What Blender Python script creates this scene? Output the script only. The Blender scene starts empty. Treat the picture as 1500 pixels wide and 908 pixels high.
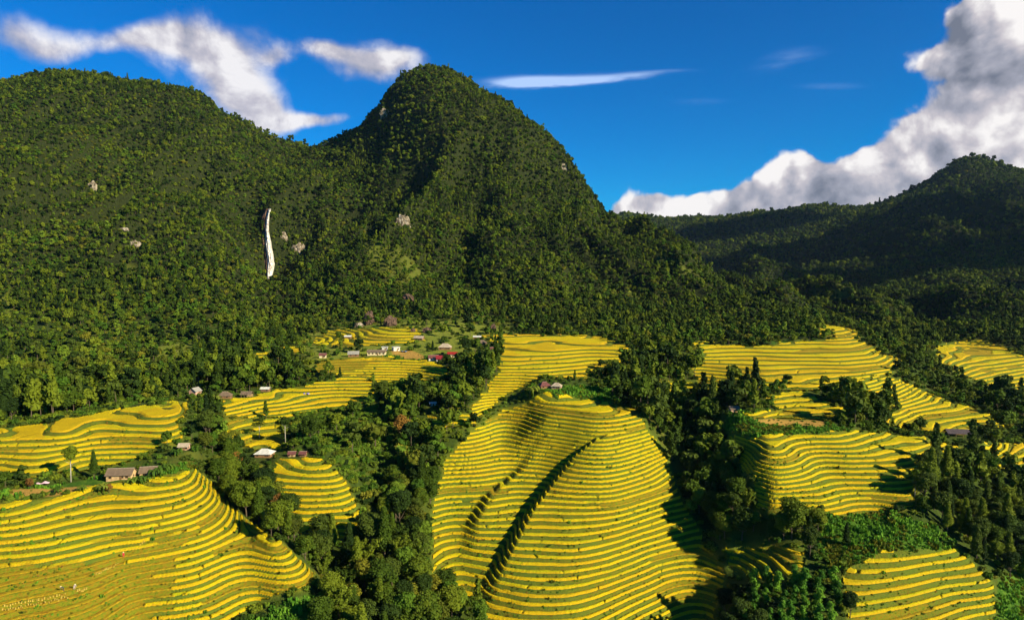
import bpy, bmesh, math, random
import numpy as np
from mathutils import Vector, Matrix

random.seed(7)
RNG = np.random.default_rng(11)
S = bpy.context.scene
COL = S.collection
R = math.radians

# ------------------------------------------------------------------ camera
# the drone hovers at the origin, about 120 m above the gullies; Z = 0 is its height
PITCH = math.atan(54 / 1000.0)
cam_d = bpy.data.cameras.new('camera'); cam = bpy.data.objects.new('camera', cam_d); COL.objects.link(cam)
cam_d.sensor_width = 36.0; cam_d.lens = 24.0; cam_d.clip_start = 1.0; cam_d.clip_end = 40000.0
cam.location = (0, 0, 0); cam.rotation_euler = (math.pi / 2 - PITCH, 0, 0)
S.camera = cam

# ------------------------------------------------------------------ light
SUN_EL = R(27.0)
SUN_DIR = Vector((0.86, -0.51, 0)).normalized() * math.cos(SUN_EL) + Vector((0, 0, math.sin(SUN_EL)))   # towards the sun
sun_d = bpy.data.lights.new('sun', 'SUN'); sun = bpy.data.objects.new('sun', sun_d); COL.objects.link(sun)
sun_d.energy = 5.0; sun_d.angle = R(0.6); sun_d.color = (1.0, 0.90, 0.60)
sun.rotation_euler = SUN_DIR.to_track_quat('Z', 'Y').to_euler()
S.view_settings.view_transform = 'Standard'; S.view_settings.look = 'None'
S.view_settings.gamma = 1.0; S.view_settings.use_curve_mapping = False
S.view_settings.exposure = 0.95
S.render.engine = 'CYCLES'
S.cycles.max_bounces = 5; S.cycles.diffuse_bounces = 2; S.cycles.glossy_bounces = 2
S.cycles.transmission_bounces = 3; S.cycles.transparent_max_bounces = 6
S.cycles.use_denoising = True

# ------------------------------------------------------------------ node helpers
def setin(sock, v):
    if hasattr(v, 'node') or isinstance(v, bpy.types.NodeSocket):
        sock.id_data.links.new(v, sock)
    elif isinstance(v, (tuple, list)) and sock.type == 'RGBA' and len(v) == 3:
        sock.default_value = (*v, 1)
    else:
        sock.default_value = v
class NT:
    def __init__(s, tree): s.t = tree
    def n(s, typ, **kw):
        nd = s.t.nodes.new(typ)
        for k, v in kw.items(): setattr(nd, k, v)
        return nd
    def math(s, op, a, b=None, c=None, clamp=False):
        nd = s.n('ShaderNodeMath', operation=op, use_clamp=clamp)
        setin(nd.inputs[0], a)
        if b is not None: setin(nd.inputs[1], b)
        if c is not None: setin(nd.inputs[2], c)
        return nd.outputs[0]
    def vmath(s, op, a, b=None, scale=None):
        nd = s.n('ShaderNodeVectorMath', operation=op)
        setin(nd.inputs[0], a)
        if b is not None: setin(nd.inputs[1], b)
        if scale is not None: setin(nd.inputs['Scale'], scale)
        return nd.outputs['Value'] if op in ('DOT_PRODUCT', 'LENGTH') else nd.outputs['Vector']
    def noise(s, vec, scale, detail=3.0, rough=0.55, dist=0.0, color=False):
        nd = s.n('ShaderNodeTexNoise')
        if vec is not None: setin(nd.inputs['Vector'], vec)
        nd.inputs['Scale'].default_value = scale; nd.inputs['Detail'].default_value = detail
        nd.inputs['Roughness'].default_value = rough; nd.inputs['Distortion'].default_value = dist
        return nd.outputs['Color' if color else 'Fac']
    def ramp(s, v, stops, interp='LINEAR'):
        nd = s.n('ShaderNodeValToRGB'); setin(nd.inputs[0], v)
        cr = nd.color_ramp; cr.interpolation = interp
        while len(cr.elements) < len(stops): cr.elements.new(0.5)
        for e, (p, c) in zip(cr.elements, stops):
            e.position = p; e.color = (*c, 1) if not isinstance(c, (int, float)) else (c, c, c, 1)
        return nd.outputs[0]
    def mix(s, f, a, b, blend='MIX'):
        nd = s.n('ShaderNodeMix', data_type='RGBA', blend_type=blend)
        setin(nd.inputs[0], f); setin(nd.inputs[6], a); setin(nd.inputs[7], b)
        return nd.outputs[2]
    def maprange(s, v, a, b, c=0.0, d=1.0, smooth=False):
        nd = s.n('ShaderNodeMapRange', interpolation_type='SMOOTHSTEP' if smooth else 'LINEAR')
        for i, x in enumerate((v, a, b, c, d)): setin(nd.inputs[i], x)
        return nd.outputs[0]
    def attr(s, name):
        return s.n('ShaderNodeAttribute', attribute_name=name).outputs['Fac']
def new_mat(name):
    m = bpy.data.materials.new(name); m.use_nodes = True
    t = m.node_tree; t.nodes.clear()
    return m, NT(t)
def finish(k, surf):
    o = k.n('ShaderNodeOutputMaterial'); k.t.links.new(surf, o.inputs['Surface'])
def principled(k, color, rough=0.8, spec=0.2, normal=None, metal=0.0):
    p = k.n('ShaderNodeBsdfPrincipled')
    setin(p.inputs['Base Color'], color); setin(p.inputs['Roughness'], rough)
    p.inputs['Specular IOR Level'].default_value = spec; p.inputs['Metallic'].default_value = metal
    if normal is not None: k.t.links.new(normal, p.inputs['Normal'])
    return p.outputs[0]
def bump(k, h, dist, strength=1.0):
    b = k.n('ShaderNodeBump'); setin(b.inputs['Height'], h); b.inputs['Distance'].default_value = dist
    b.inputs['Strength'].default_value = strength
    return b.outputs[0]
def pos(k): return k.n('ShaderNodeNewGeometry').outputs['Position']

# ------------------------------------------------------------------ sky with clouds
W = bpy.data.worlds.new('World'); S.world = W; W.use_nodes = True
W.node_tree.nodes.clear(); k = NT(W.node_tree)
sky = k.n('ShaderNodeTexSky', sky_type='NISHITA')
sky.sun_disc = False; sky.sun_elevation = SUN_EL
sky.sun_rotation = math.atan2(SUN_DIR.x, SUN_DIR.y)
sky.altitude = 1200; sky.air_density = 1.0; sky.dust_density = 0.3; sky.ozone_density = 3.0
skyc = sky.outputs[0]
hs = k.n('ShaderNodeHueSaturation'); hs.inputs['Saturation'].default_value = 1.3; hs.inputs['Value'].default_value = 1.0
setin(hs.inputs['Color'], skyc)
skyc = k.mix(1.0, hs.outputs[0], (0.02, 0.80, 1.20), 'MULTIPLY')
dirv = k.n('ShaderNodeTexCoord').outputs['Generated']
sep = k.n('ShaderNodeSeparateXYZ'); setin(sep.inputs[0], dirv)
dy = k.math('MAXIMUM', sep.outputs[1], 0.05)
U = k.math('DIVIDE', sep.outputs[0], dy); V = k.math('DIVIDE', sep.outputs[2], dy)
# cloud banks: (u, v, radius u, radius v, tilt degrees, weight) on the sky dome
def sky_uv(px, py): return (px - 750) / 1000.0, (400 - py) / 1000.0
def cloud_layer(blobs, uu, vv):
    tot = None
    for px, py, ru, rv, rot, w in blobs:
        u0, v0 = sky_uv(px, py); c, s_ = math.cos(R(rot)), math.sin(R(rot))
        du = k.math('SUBTRACT', uu, u0); dv = k.math('SUBTRACT', vv, v0)
        a = k.math('MULTIPLY_ADD', du, c / ru * 1000, k.math('MULTIPLY', dv, s_ / ru * 1000))
        b = k.math('MULTIPLY_ADD', du, -s_ / rv * 1000, k.math('MULTIPLY', dv, c / rv * 1000))
        r2 = k.math('MULTIPLY_ADD', a, a, k.math('MULTIPLY', b, b))
        g = k.math('MULTIPLY', k.math('EXPONENT', k.math('MULTIPLY', r2, -1.0)), w)
        tot = g if tot is None else k.math('ADD', tot, g)
    return tot
LEFT = [(300, 70, 95, 38, -8, 1.2), (210, 62, 70, 18, 4, .9), (120, 80, 60, 14, 6, .5), (40, 62, 55, 24, -12, .75), (345, 125, 62, 38, -25, 1.1),
        (395, 165, 50, 24, -25, 1.0), (460, 180, 65, 10, 2, 1.1), (410, 90, 24, 14, 10, .7),
        (545, 105, 62, 28, -6, 1.2), (480, 82, 38, 12, -14, .9), (600, 95, 35, 18, 5, .8), (684, 75, 7, 10, 0, .45)]
RIGHT = [(1500, 60, 115, 85, 20, 1.5), (1420, 60, 50, 45, 20, 1.1), (1420, 235, 110, 40, 8, 1.2), (1290, 290, 90, 24, 10, 1.1), (1180, 300, 90, 22, 6, 1.1), (1060, 312, 110, 14, 3, 1.0), (1400, 130, 75, 55, 20, 1.2), (1350, 105, 40, 25, 10, .6), (1480, 190, 110, 60, 10, 1.5), (1340, 215, 80, 40, 20, 1.4),
         (1250, 260, 90, 30, 16, 1.3), (1170, 250, 42, 32, 8, 1.3), (1100, 285, 75, 26, 10, 1.3), (1010, 300, 60, 22, 8, 1.2),
         (950, 290, 34, 22, 10, 1.0), (910, 305, 32, 12, 10, .9), (1420, 20, 50, 24, 25, .7)]
WISP = [(770, 124, 60, 9, 1, .55), (860, 121, 110, 7, 2, .60), (960, 112, 50, 4, 3, .35), (1140, 95, 60, 16, 12, .30), (1010, 155, 50, 7, 4, .22), (1210, 130, 60, 7, 0, .16)]
wv = k.noise(dirv, 5.0, 4.0, 0.6, color=True)
wsep = k.n('ShaderNodeSeparateColor'); setin(wsep.inputs[0], wv)
uw = k.math('MULTIPLY_ADD', k.math('SUBTRACT', wsep.outputs[0], 0.5), 0.07, U)
vw = k.math('MULTIPLY_ADD', k.math('SUBTRACT', wsep.outputs[1], 0.5), 0.05, V)
n1 = k.noise(dirv, 9.0, 10.0, 0.60, 0.25)
lightshift = k.vmath('ADD', dirv, (0.016, -0.004, 0.018))
n2 = k.noise(lightshift, 9.0, 6.0, 0.55, 0.25)
vor = k.n('ShaderNodeTexVoronoi', feature='SMOOTH_F1'); vor.inputs['Scale'].default_value = 11.0; vor.inputs['Detail'].default_value = 3.0; vor.inputs['Roughness'].default_value = 0.55; vor.inputs['Smoothness'].default_value = 0.35
setin(vor.inputs['Vector'], k.vmath('ADD', dirv, k.vmath('SCALE', wv, scale=0.06)))
puff = k.math('SUBTRACT', 0.70, vor.outputs['Distance'])
bigr = cloud_layer(RIGHT, uw, vw)
bigs = cloud_layer(RIGHT, k.math('ADD', uw, 0.018), k.math('ADD', vw, 0.022))
bigl = k.math('MULTIPLY', cloud_layer(LEFT, uw, vw), 1.25); big = k.math('ADD', bigl, bigr)
field = k.math('ADD', big, k.math('MULTIPLY', k.math('SUBTRACT', n1, 0.5), k.math('MULTIPLY', k.maprange(bigr, 0.0, 0.3, 2.6, 1.7), k.maprange(big, 0.02, 0.3, 0.35, 1.0))))
field = k.math('ADD', field, k.math('MULTIPLY', puff, k.math('MULTIPLY', bigr, 1.1, clamp=True)))
dens = k.maprange(field, k.maprange(bigr, 0.0, 0.3, 0.20, 0.42), k.maprange(bigr, 0.0, 0.3, 1.35, 0.78), 0, k.maprange(bigr, 0.0, 0.3, 0.92, 1.0), True)
wn = k.noise(k.vmath('MULTIPLY', dirv, (1.0, 1.0, 5.0)), 6.0, 5.0, 0.6)
wd = k.maprange(k.math('MULTIPLY', cloud_layer(WISP, uw, k.math('MULTIPLY_ADD', k.math('SUBTRACT', wn, 0.5), 0.02, V)), k.math('POWER', k.math('MULTIPLY', wn, 2.0), 2.5)), 0.05, 0.9, 0, 0.7, True)
cshade = k.math('MULTIPLY_ADD', k.math('SUBTRACT', n1, n2), 2.4, k.maprange(bigr, 0.0, 0.4, 0.66, 1.0))  # sunward brightening and grey undersides are put into the cloud colour
cshade = k.math('ADD', cshade, k.math('MULTIPLY', puff, k.math('MULTIPLY', bigr, 0.8, clamp=True)))
cshade = k.math('SUBTRACT', cshade, k.maprange(bigs, 0.5, 3.0, 0.0, 0.24), clamp=True)
cshade = k.math('MULTIPLY', cshade, 1.0, clamp=True)
ccol = k.ramp(cshade, [(0.0, (0.16, 0.18, 0.24)), (0.35, (0.34, 0.35, 0.42)), (0.62, (0.55, 0.52, 0.56)), (0.9, (0.88, 0.85, 0.84))])
bgS = k.n('ShaderNodeBackground'); setin(bgS.inputs[0], skyc); bgS.inputs[1].default_value = 0.058
bgC = k.n('ShaderNodeBackground'); setin(bgC.inputs[0], ccol); bgC.inputs[1].default_value = 0.58
bgW = k.n('ShaderNodeBackground'); setin(bgW.inputs[0], (0.42, 0.55, 0.80)); bgW.inputs[1].default_value = 0.8
m1 = k.n('ShaderNodeMixShader'); setin(m1.inputs[0], wd); k.t.links.new(bgS.outputs[0], m1.inputs[1]); k.t.links.new(bgW.outputs[0], m1.inputs[2])
m2 = k.n('ShaderNodeMixShader'); setin(m2.inputs[0], dens); k.t.links.new(m1.outputs[0], m2.inputs[1]); k.t.links.new(bgC.outputs[0], m2.inputs[2])
wo = k.n('ShaderNodeOutputWorld'); k.t.links.new(m2.outputs[0], wo.inputs['Surface'])
W.cycles.sampling_method = 'MANUAL'; W.cycles.sample_map_resolution = 512
# ------------------------------------------------------------------ geometry helpers
CP, SP = math.cos(PITCH), math.sin(PITCH)
def at(px, py, Y):
    a, b = (px - 750) / 1000.0, (454 - py) / 1000.0
    dy_, dz_ = CP + b * SP, -SP + b * CP
    return (a * Y / dy_, Y, dz_ * Y / dy_)
def project(X, Y, Z):
    d = Y * CP - Z * SP; up = Y * SP + Z * CP
    return 750 + 1000 * X / d, 454 - 1000 * up / d
def smooth(a, b, x):
    t = np.clip((x - a) / (b - a), 0, 1); return t * t * (3 - 2 * t)
def inpoly(px, py, poly):
    px = np.asarray(px); py = np.asarray(py); ins = np.zeros(px.shape, bool)
    n = len(poly); j = n - 1
    for i in range(n):
        xi, yi = poly[i]; xj, yj = poly[j]
        c = ((yi > py) != (yj > py)) & (px < (xj - xi) * (py - yi) / ((yj - yi) or 1e-9) + xi)
        ins ^= c; j = i
    return ins
_perm = np.random.default_rng(5).permutation(256).astype(np.int64)
_perm = np.concatenate([_perm, _perm])
_ga = np.random.default_rng(6).uniform(0, 2 * math.pi, 256); _gx, _gy = np.cos(_ga), np.sin(_ga)
def perlin(x, y):
    xi = np.floor(x).astype(np.int64); yi = np.floor(y).astype(np.int64)
    xf, yf = x - xi, y - yi; xi &= 255; yi &= 255
    u = xf * xf * xf * (xf * (xf * 6 - 15) + 10); v = yf * yf * yf * (yf * (yf * 6 - 15) + 10)
    def g(ix, iy, fx, fy):
        h = _perm[_perm[ix & 255] + (iy & 255)]; return _gx[h] * fx + _gy[h] * fy
    a = g(xi, yi, xf, yf); b = g(xi + 1, yi, xf - 1, yf); c = g(xi, yi + 1, xf, yf - 1); d = g(xi + 1, yi + 1, xf - 1, yf - 1)
    return (a + u * (b - a)) * (1 - v) + (c + u * (d - c)) * v
def fbm(x, y, octv=4, gain=0.5):
    s = 0; a = 1.0; f = 1.0
    for i in range(octv):
        s = s + a * perlin(x * f + 17.3 * i, y * f - 9.1 * i); a *= gain; f *= 2.03
    return s
def ridged(x, y, octv=4):
    s = 0; a = 1.0; f = 1.0
    for i in range(octv):
        s = s + a * (1 - 2 * np.abs(perlin(x * f + 7.7 * i, y * f + 3.1 * i)) - 0.5); a *= 0.5; f *= 2.1
    return s

# ------------------------------------------------------------------ the lie of the land: surveyed spot heights (sight line + distance)
SPOT = [
 # lower left hill and its hut bench
 (-150,760,196),(0,735,209),(0,700,230),(120,712,228),(120,690,242),(280,690,241),(200,672,250),(0,908,166),(0,820,186),(120,800,194),(200,908,179),(200,760,208),
 (150,860,182),(300,740,224),(300,860,192),(400,790,212),(455,840,206),(380,880,195),(-150,908,158),(-150,700,226),(100,1010,152),(330,980,172),(-150,1010,140),
 # knoll above it
 (0,690,236),(0,650,254),(130,690,243),(100,630,268),(200,600,302),(60,625,275),(250,592,310),(270,650,264),(270,610,290),(-150,640,262),
 # hollow behind the knoll
 (60,600,340),(180,580,360),(280,583,350),(-150,590,370),
 # gully between the left hill and the small hill
 (330,700,262),(400,775,240),(470,835,222),(530,905,205),(560,1000,180),
 # small hill
 (450,672,278),(395,672,286),(500,700,262),(450,790,228),(520,770,236),(400,720,256),
 # middle slopes up to the village
 (350,630,312),(400,590,352),(440,640,308),(530,560,398),(540,600,355),(530,650,312),(560,700,285),(330,585,348),(300,575,362),
 (560,520,455),(560,490,530),(470,520,450),(650,520,452),(640,560,385),(640,600,345),(600,640,322),(600,700,282),(590,770,250),(600,850,222),(400,520,470),(640,480,560),(390,560,400),
 (700,490,545),(800,500,505),(870,522,440),(740,560,375),(700,610,335),(760,520,440),(930,510,470),(690,540,405),(820,545,395),
 # central hill
 (805,566,368),(830,586,352),(890,590,350),(735,604,349),(800,614,329),(880,626,311),(950,606,340),(730,645,327),(800,659,310),(870,675,291),(960,655,314),(830,702,283),(850,760,262),(860,830,239),(870,908,218),(880,1000,196),
 (925,600,346),(980,690,306),(1010,740,284),(1035,800,259),(1050,850,244),(1060,908,226),
 (670,660,306),(655,720,278),(640,780,254),(650,850,233),(720,700,286),(700,760,262),(740,830,239),(760,908,217),(720,1000,192),(1050,1000,198),
 # gully on its right
 (930,560,392),(960,600,368),(1010,650,330),(1040,700,305),(1065,760,276),(1085,790,256),(1095,870,219),(1120,850,226),(1130,960,190),
 # hill on the right
 (1075,625,312),(1130,612,322),(1230,612,324),(1230,640,304),(1150,640,300),(1100,650,296),(1345,645,306),(1415,655,312),(1300,680,283),(1200,690,276),(1100,690,274),(1080,740,258),(1200,750,250),(1330,740,256),(1130,745,253),
 # below it
 (1200,790,243),(1130,800,246),(1280,770,248),(1390,790,246),(1170,840,226),(1170,900,205),(1250,835,226),(1400,805,240),(1450,850,228),(1300,908,206),(1440,920,212),(1300,1000,186),(1500,900,222),(1600,880,230),
 (1450,700,300),(1500,760,280),(1420,750,275),(1600,760,290),(1500,820,250),
 # slopes above the right hill
 (1175,590,345),(1120,590,340),(1240,600,340),(1100,560,390),(1050,540,430),(1200,550,410),(1200,500,520),(1100,500,520),(1020,500,520),(1310,540,440),(1290,590,375),(1330,630,342),(1400,632,350),(1400,600,385),(1450,615,372),
 (1240,480,600),(1350,560,440),(1430,570,470),(1480,650,345),(1500,690,312),(1600,680,330),(1500,600,440),(1600,600,460),
 (1400,510,640),(1450,540,540),(1500,520,600),(1600,520,640),(1350,500,700),(1290,500,640),(1450,490,760),
 # foot of the mountains
 (600,462,640),(700,465,640),(800,478,600),(900,485,600),(450,500,560),(1000,475,650),(1100,480,650),(1180,476,740),(300,520,500),(200,530,480),(100,540,460),(0,550,440),(-150,560,430),(350,505,500),(250,545,430),
 (430,480,640),(350,470,640),(200,480,600),(0,480,600),(-150,490,600),
 # left mountain
 (0,400,720),(200,400,760),(-150,400,700),(0,300,900),(200,300,980),(350,380,820),(300,300,1040),(0,200,1120),(200,200,1260),(330,230,1330),(0,130,1360),(-150,150,1300),(75,108,1420),(150,106,1460),(230,120,1480),(300,150,1500),(350,180,1540),(400,208,1580),(430,225,1620),
 (100,250,1080),(430,260,1400),(-300,200,1300),(-300,400,700),(-300,540,420),
 # waterfall valley
 (400,300,1180),(398,318,1140),(396,410,1065),(400,450,900),(390,480,700),(350,330,1100),(450,320,1150),(440,400,960),(470,250,1420),
 # middle mountain
 (500,215,1560),(530,185,1530),(560,145,1500),(575,132,1470),(600,120,1450),(640,112,1420),(670,122,1415),(694,130,1405),(740,160,1385),(790,198,1370),(820,225,1350),(850,270,1320),(868,308,1290),(890,325,1260),(930,353,1210),(1000,388,1120),(1060,410,1050),(1120,432,980),(1190,462,900),
 (640,200,1270),(560,230,1360),(600,300,1090),(700,250,1180),(700,330,1000),(700,400,830),(600,390,850),(500,350,1060),(500,420,800),(550,440,720),(780,300,1080),(800,380,880),(830,440,720),(900,420,800),(960,440,760),(1050,450,800),(770,230,1240),(840,330,1120),
 # the far side of the right hand valley
 (1300,488,900),(1220,440,1500),(1150,420,1700),(1100,400,2000),(1400,450,1100),(1500,470,1000),(1250,400,1800),(1280,430,1350),(1400,380,1600),(1500,400,1400),(1350,330,2200),(1500,330,1900),(1430,300,2400),(1230,345,2600),
 (1080,360,2900),(960,350,3200),(1600,400,1400),(1600,300,2200),
 (1435,226,3000),(1400,232,3000),(1360,262,2950),(1320,280,2930),(1290,296,2900),(1470,240,3020),(1500,252,3050),(1560,262,3050),(1640,300,3000),
 (1250,300,3400),(1200,293,3800),(1165,302,3800),(1100,315,4000),(1040,318,4100),(960,320,4200),(915,310,4200),(880,318,4200),(820,330,4300),
]
# ground no sight line reaches: behind the crests (x, y, z)
HIDE = [
 (-1100,1900,330),(-700,1900,300),(-420,1900,235),(-250,2050,280),(-120,1900,300),(0,1850,250),(150,1700,150),(250,1600,80),(350,1400,0),(500,1350,-60),(-1400,2600,250),(-700,2800,250),(-700,2300,375),(-300,2500,350),(0,2500,100),(400,2300,0),
 (-1500,1800,350),(-900,1600,400),
 (2300,3600,420),(2000,4200,300),(3000,3000,500),(1500,4400,250),(800,4900,250),(300,4900,200),(0,4400,150),(-500,4500,200),(2200,6300,0),(0,6300,0),(-3000,6000,0),(-2500,4000,200),(4500,6000,0),(3800,3800,300),
 (0,130,-122),(-80,130,-106),(100,130,-125),(200,160,-125),(-200,130,-92),(0,70,-130),(60,60,-130),(-60,60,-125),
]
pts = [at(*p) for p in SPOT] + HIDE
P = np.array(pts); PU = P[:, 0] / P[:, 1]; PW = np.log(P[:, 1]); PV = P[:, 2] / P[:, 1]
def tps_kernel(r2): return 0.5 * r2 * np.log(r2 + 1e-12)
KW = 0.55                                             # weight of distance against bearing
A = np.stack([PU, PW * KW], 1)
d2 = ((A[:, None] - A[None]) ** 2).sum(2); n = len(A)
K = tps_kernel(d2) + np.eye(n) * 2e-4
Q = np.concatenate([np.ones((n, 1)), A], 1)
M = np.block([[K, Q], [Q.T, np.zeros((3, 3))]])
coef = np.linalg.solve(M, np.concatenate([PV, np.zeros(3)]))
def tps(u, w):
    out = np.empty(u.shape); uf, wf = u.ravel(), w.ravel() * KW; o = out.ravel()
    for i in range(0, len(uf), 20000):
        s = slice(i, i + 20000)
        r2 = (uf[s, None] - A[None, :, 0]) ** 2 + (wf[s, None] - A[None, :, 1]) ** 2
        o[s] = tps_kernel(r2) @ coef[:n] + coef[n] + coef[n + 1] * uf[s] + coef[n + 2] * wf[s]
    return o.reshape(u.shape)
U0, U1, Y0, YN, YF = -1.0, 1.0, 55.0, 640.0, 6400.0
cu = np.linspace(U0, U1, 260); cw = np.linspace(math.log(Y0), math.log(YF), 340)
CU, CWg = np.meshgrid(cu, cw); CV = tps(CU, CWg)
def interp_matrix(x, g):                              # Catmull-Rom rows
    t = (x - g[0]) / (g[1] - g[0]); i = np.clip(np.floor(t).astype(int), 1, len(g) - 3); f = t - i
    Mx = np.zeros((len(x), len(g))); r = np.arange(len(x))
    Mx[r, i - 1] = -.5 * f + f ** 2 - .5 * f ** 3; Mx[r, i] = 1 - 2.5 * f ** 2 + 1.5 * f ** 3
    Mx[r, i + 1] = .5 * f + 2 * f ** 2 - 1.5 * f ** 3; Mx[r, i + 2] = -.5 * f ** 2 + .5 * f ** 3
    return Mx
NC = 1400
gu = np.linspace(U0, U1, NC)
gw = np.concatenate([np.linspace(math.log(Y0), math.log(145), 60)[:-1], np.linspace(math.log(145), math.log(YN), 820)[:-1], np.linspace(math.log(YN), math.log(YF), 330)])
NR = len(gw)
HV = interp_matrix(gw, cw) @ CV @ interp_matrix(gu, cu).T
GW, GU = np.meshgrid(gw, gu, indexing='ij')
GY = np.exp(GW); GX = GU * GY; HZ = HV * GY
del CU, CWg

# step in the central hill: the strip left of a line drops away and faces left
def line_x(Yq, pts2):
    a = np.array(sorted((p[1], p[0]) for p in pts2)); return np.interp(Yq, a[:, 0], a[:, 1])
def drop(line, width, amount, y0, y1, fade, right_fade):
    L = [at(*p) for p in line]; xl = line_x(GY, L)
    t = GX - xl
    m = smooth(y0, y0 + fade, GY) * (1 - smooth(y1 - fade, y1, GY))
    return -amount * m * (1 - smooth(-width / 2, width / 2, t)) * smooth(-right_fade, -right_fade * 0.25, t)
HZ = HZ + drop([(905, 640, 312), (830, 670, 298), (800, 705, 284), (770, 745, 268), (742, 800, 249), (715, 850, 233)], 9.0, 5.6, 212, 326, 48, 95)
HZ = HZ + drop([(800, 625, 322), (745, 672, 298), (712, 710, 284), (690, 745, 268), (680, 800, 250)], 8.0, 2.6, 236, 330, 42, 60)
# relief: folds on the mountains, ripples in the contour lines of the terraces
mt = smooth(620, 950, GY)
wx = GX + fbm(GX / 300, GY / 300, 2) * 70
rel = ridged(wx / 250 + 3, GY / 700, 4) * 60 + ridged(wx / 120, GY / 300 + 4, 3) * 21
rel = rel - (1 - smooth(0, 24, np.abs(GX + 560 + (GY - 950) * -.10))) * smooth(760, 860, GY) * (1 - smooth(1150, 1300, GY)) * 22
far_ = smooth(1500, 2200, GY)
rel = rel * (1 - far_) + far_ * (ridged(wx / 480 + 1, GY / 1300, 4) * 175 - 45 + ridged(GX / 160, GY / 190, 3) * 20)
crest = 1 - 0.68 * np.exp(-((GY - 1440) / 170) ** 2) - 0.86 * smooth(2150, 2800, GY)
HZ = HZ + mt * rel * crest
nearm = (1 - smooth(600, 800, GY)) * (1 - .62 * smooth(350, 440, GY))
HZ = HZ + nearm * (fbm(GX / 46, GY / 46, 2) * 2.3 + perlin(GX / 15 + 5, GY / 15) * 0.34 + perlin(GX / 6.5, GY / 6.5 + 9) * 0.13)
HZ = HZ - smooth(700, 1100, GY) * 0.0075 * GY
H0 = HZ.copy()                                        # smooth ground, before terracing

PXg, PYg = project(GX, GY, HZ)

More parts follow.
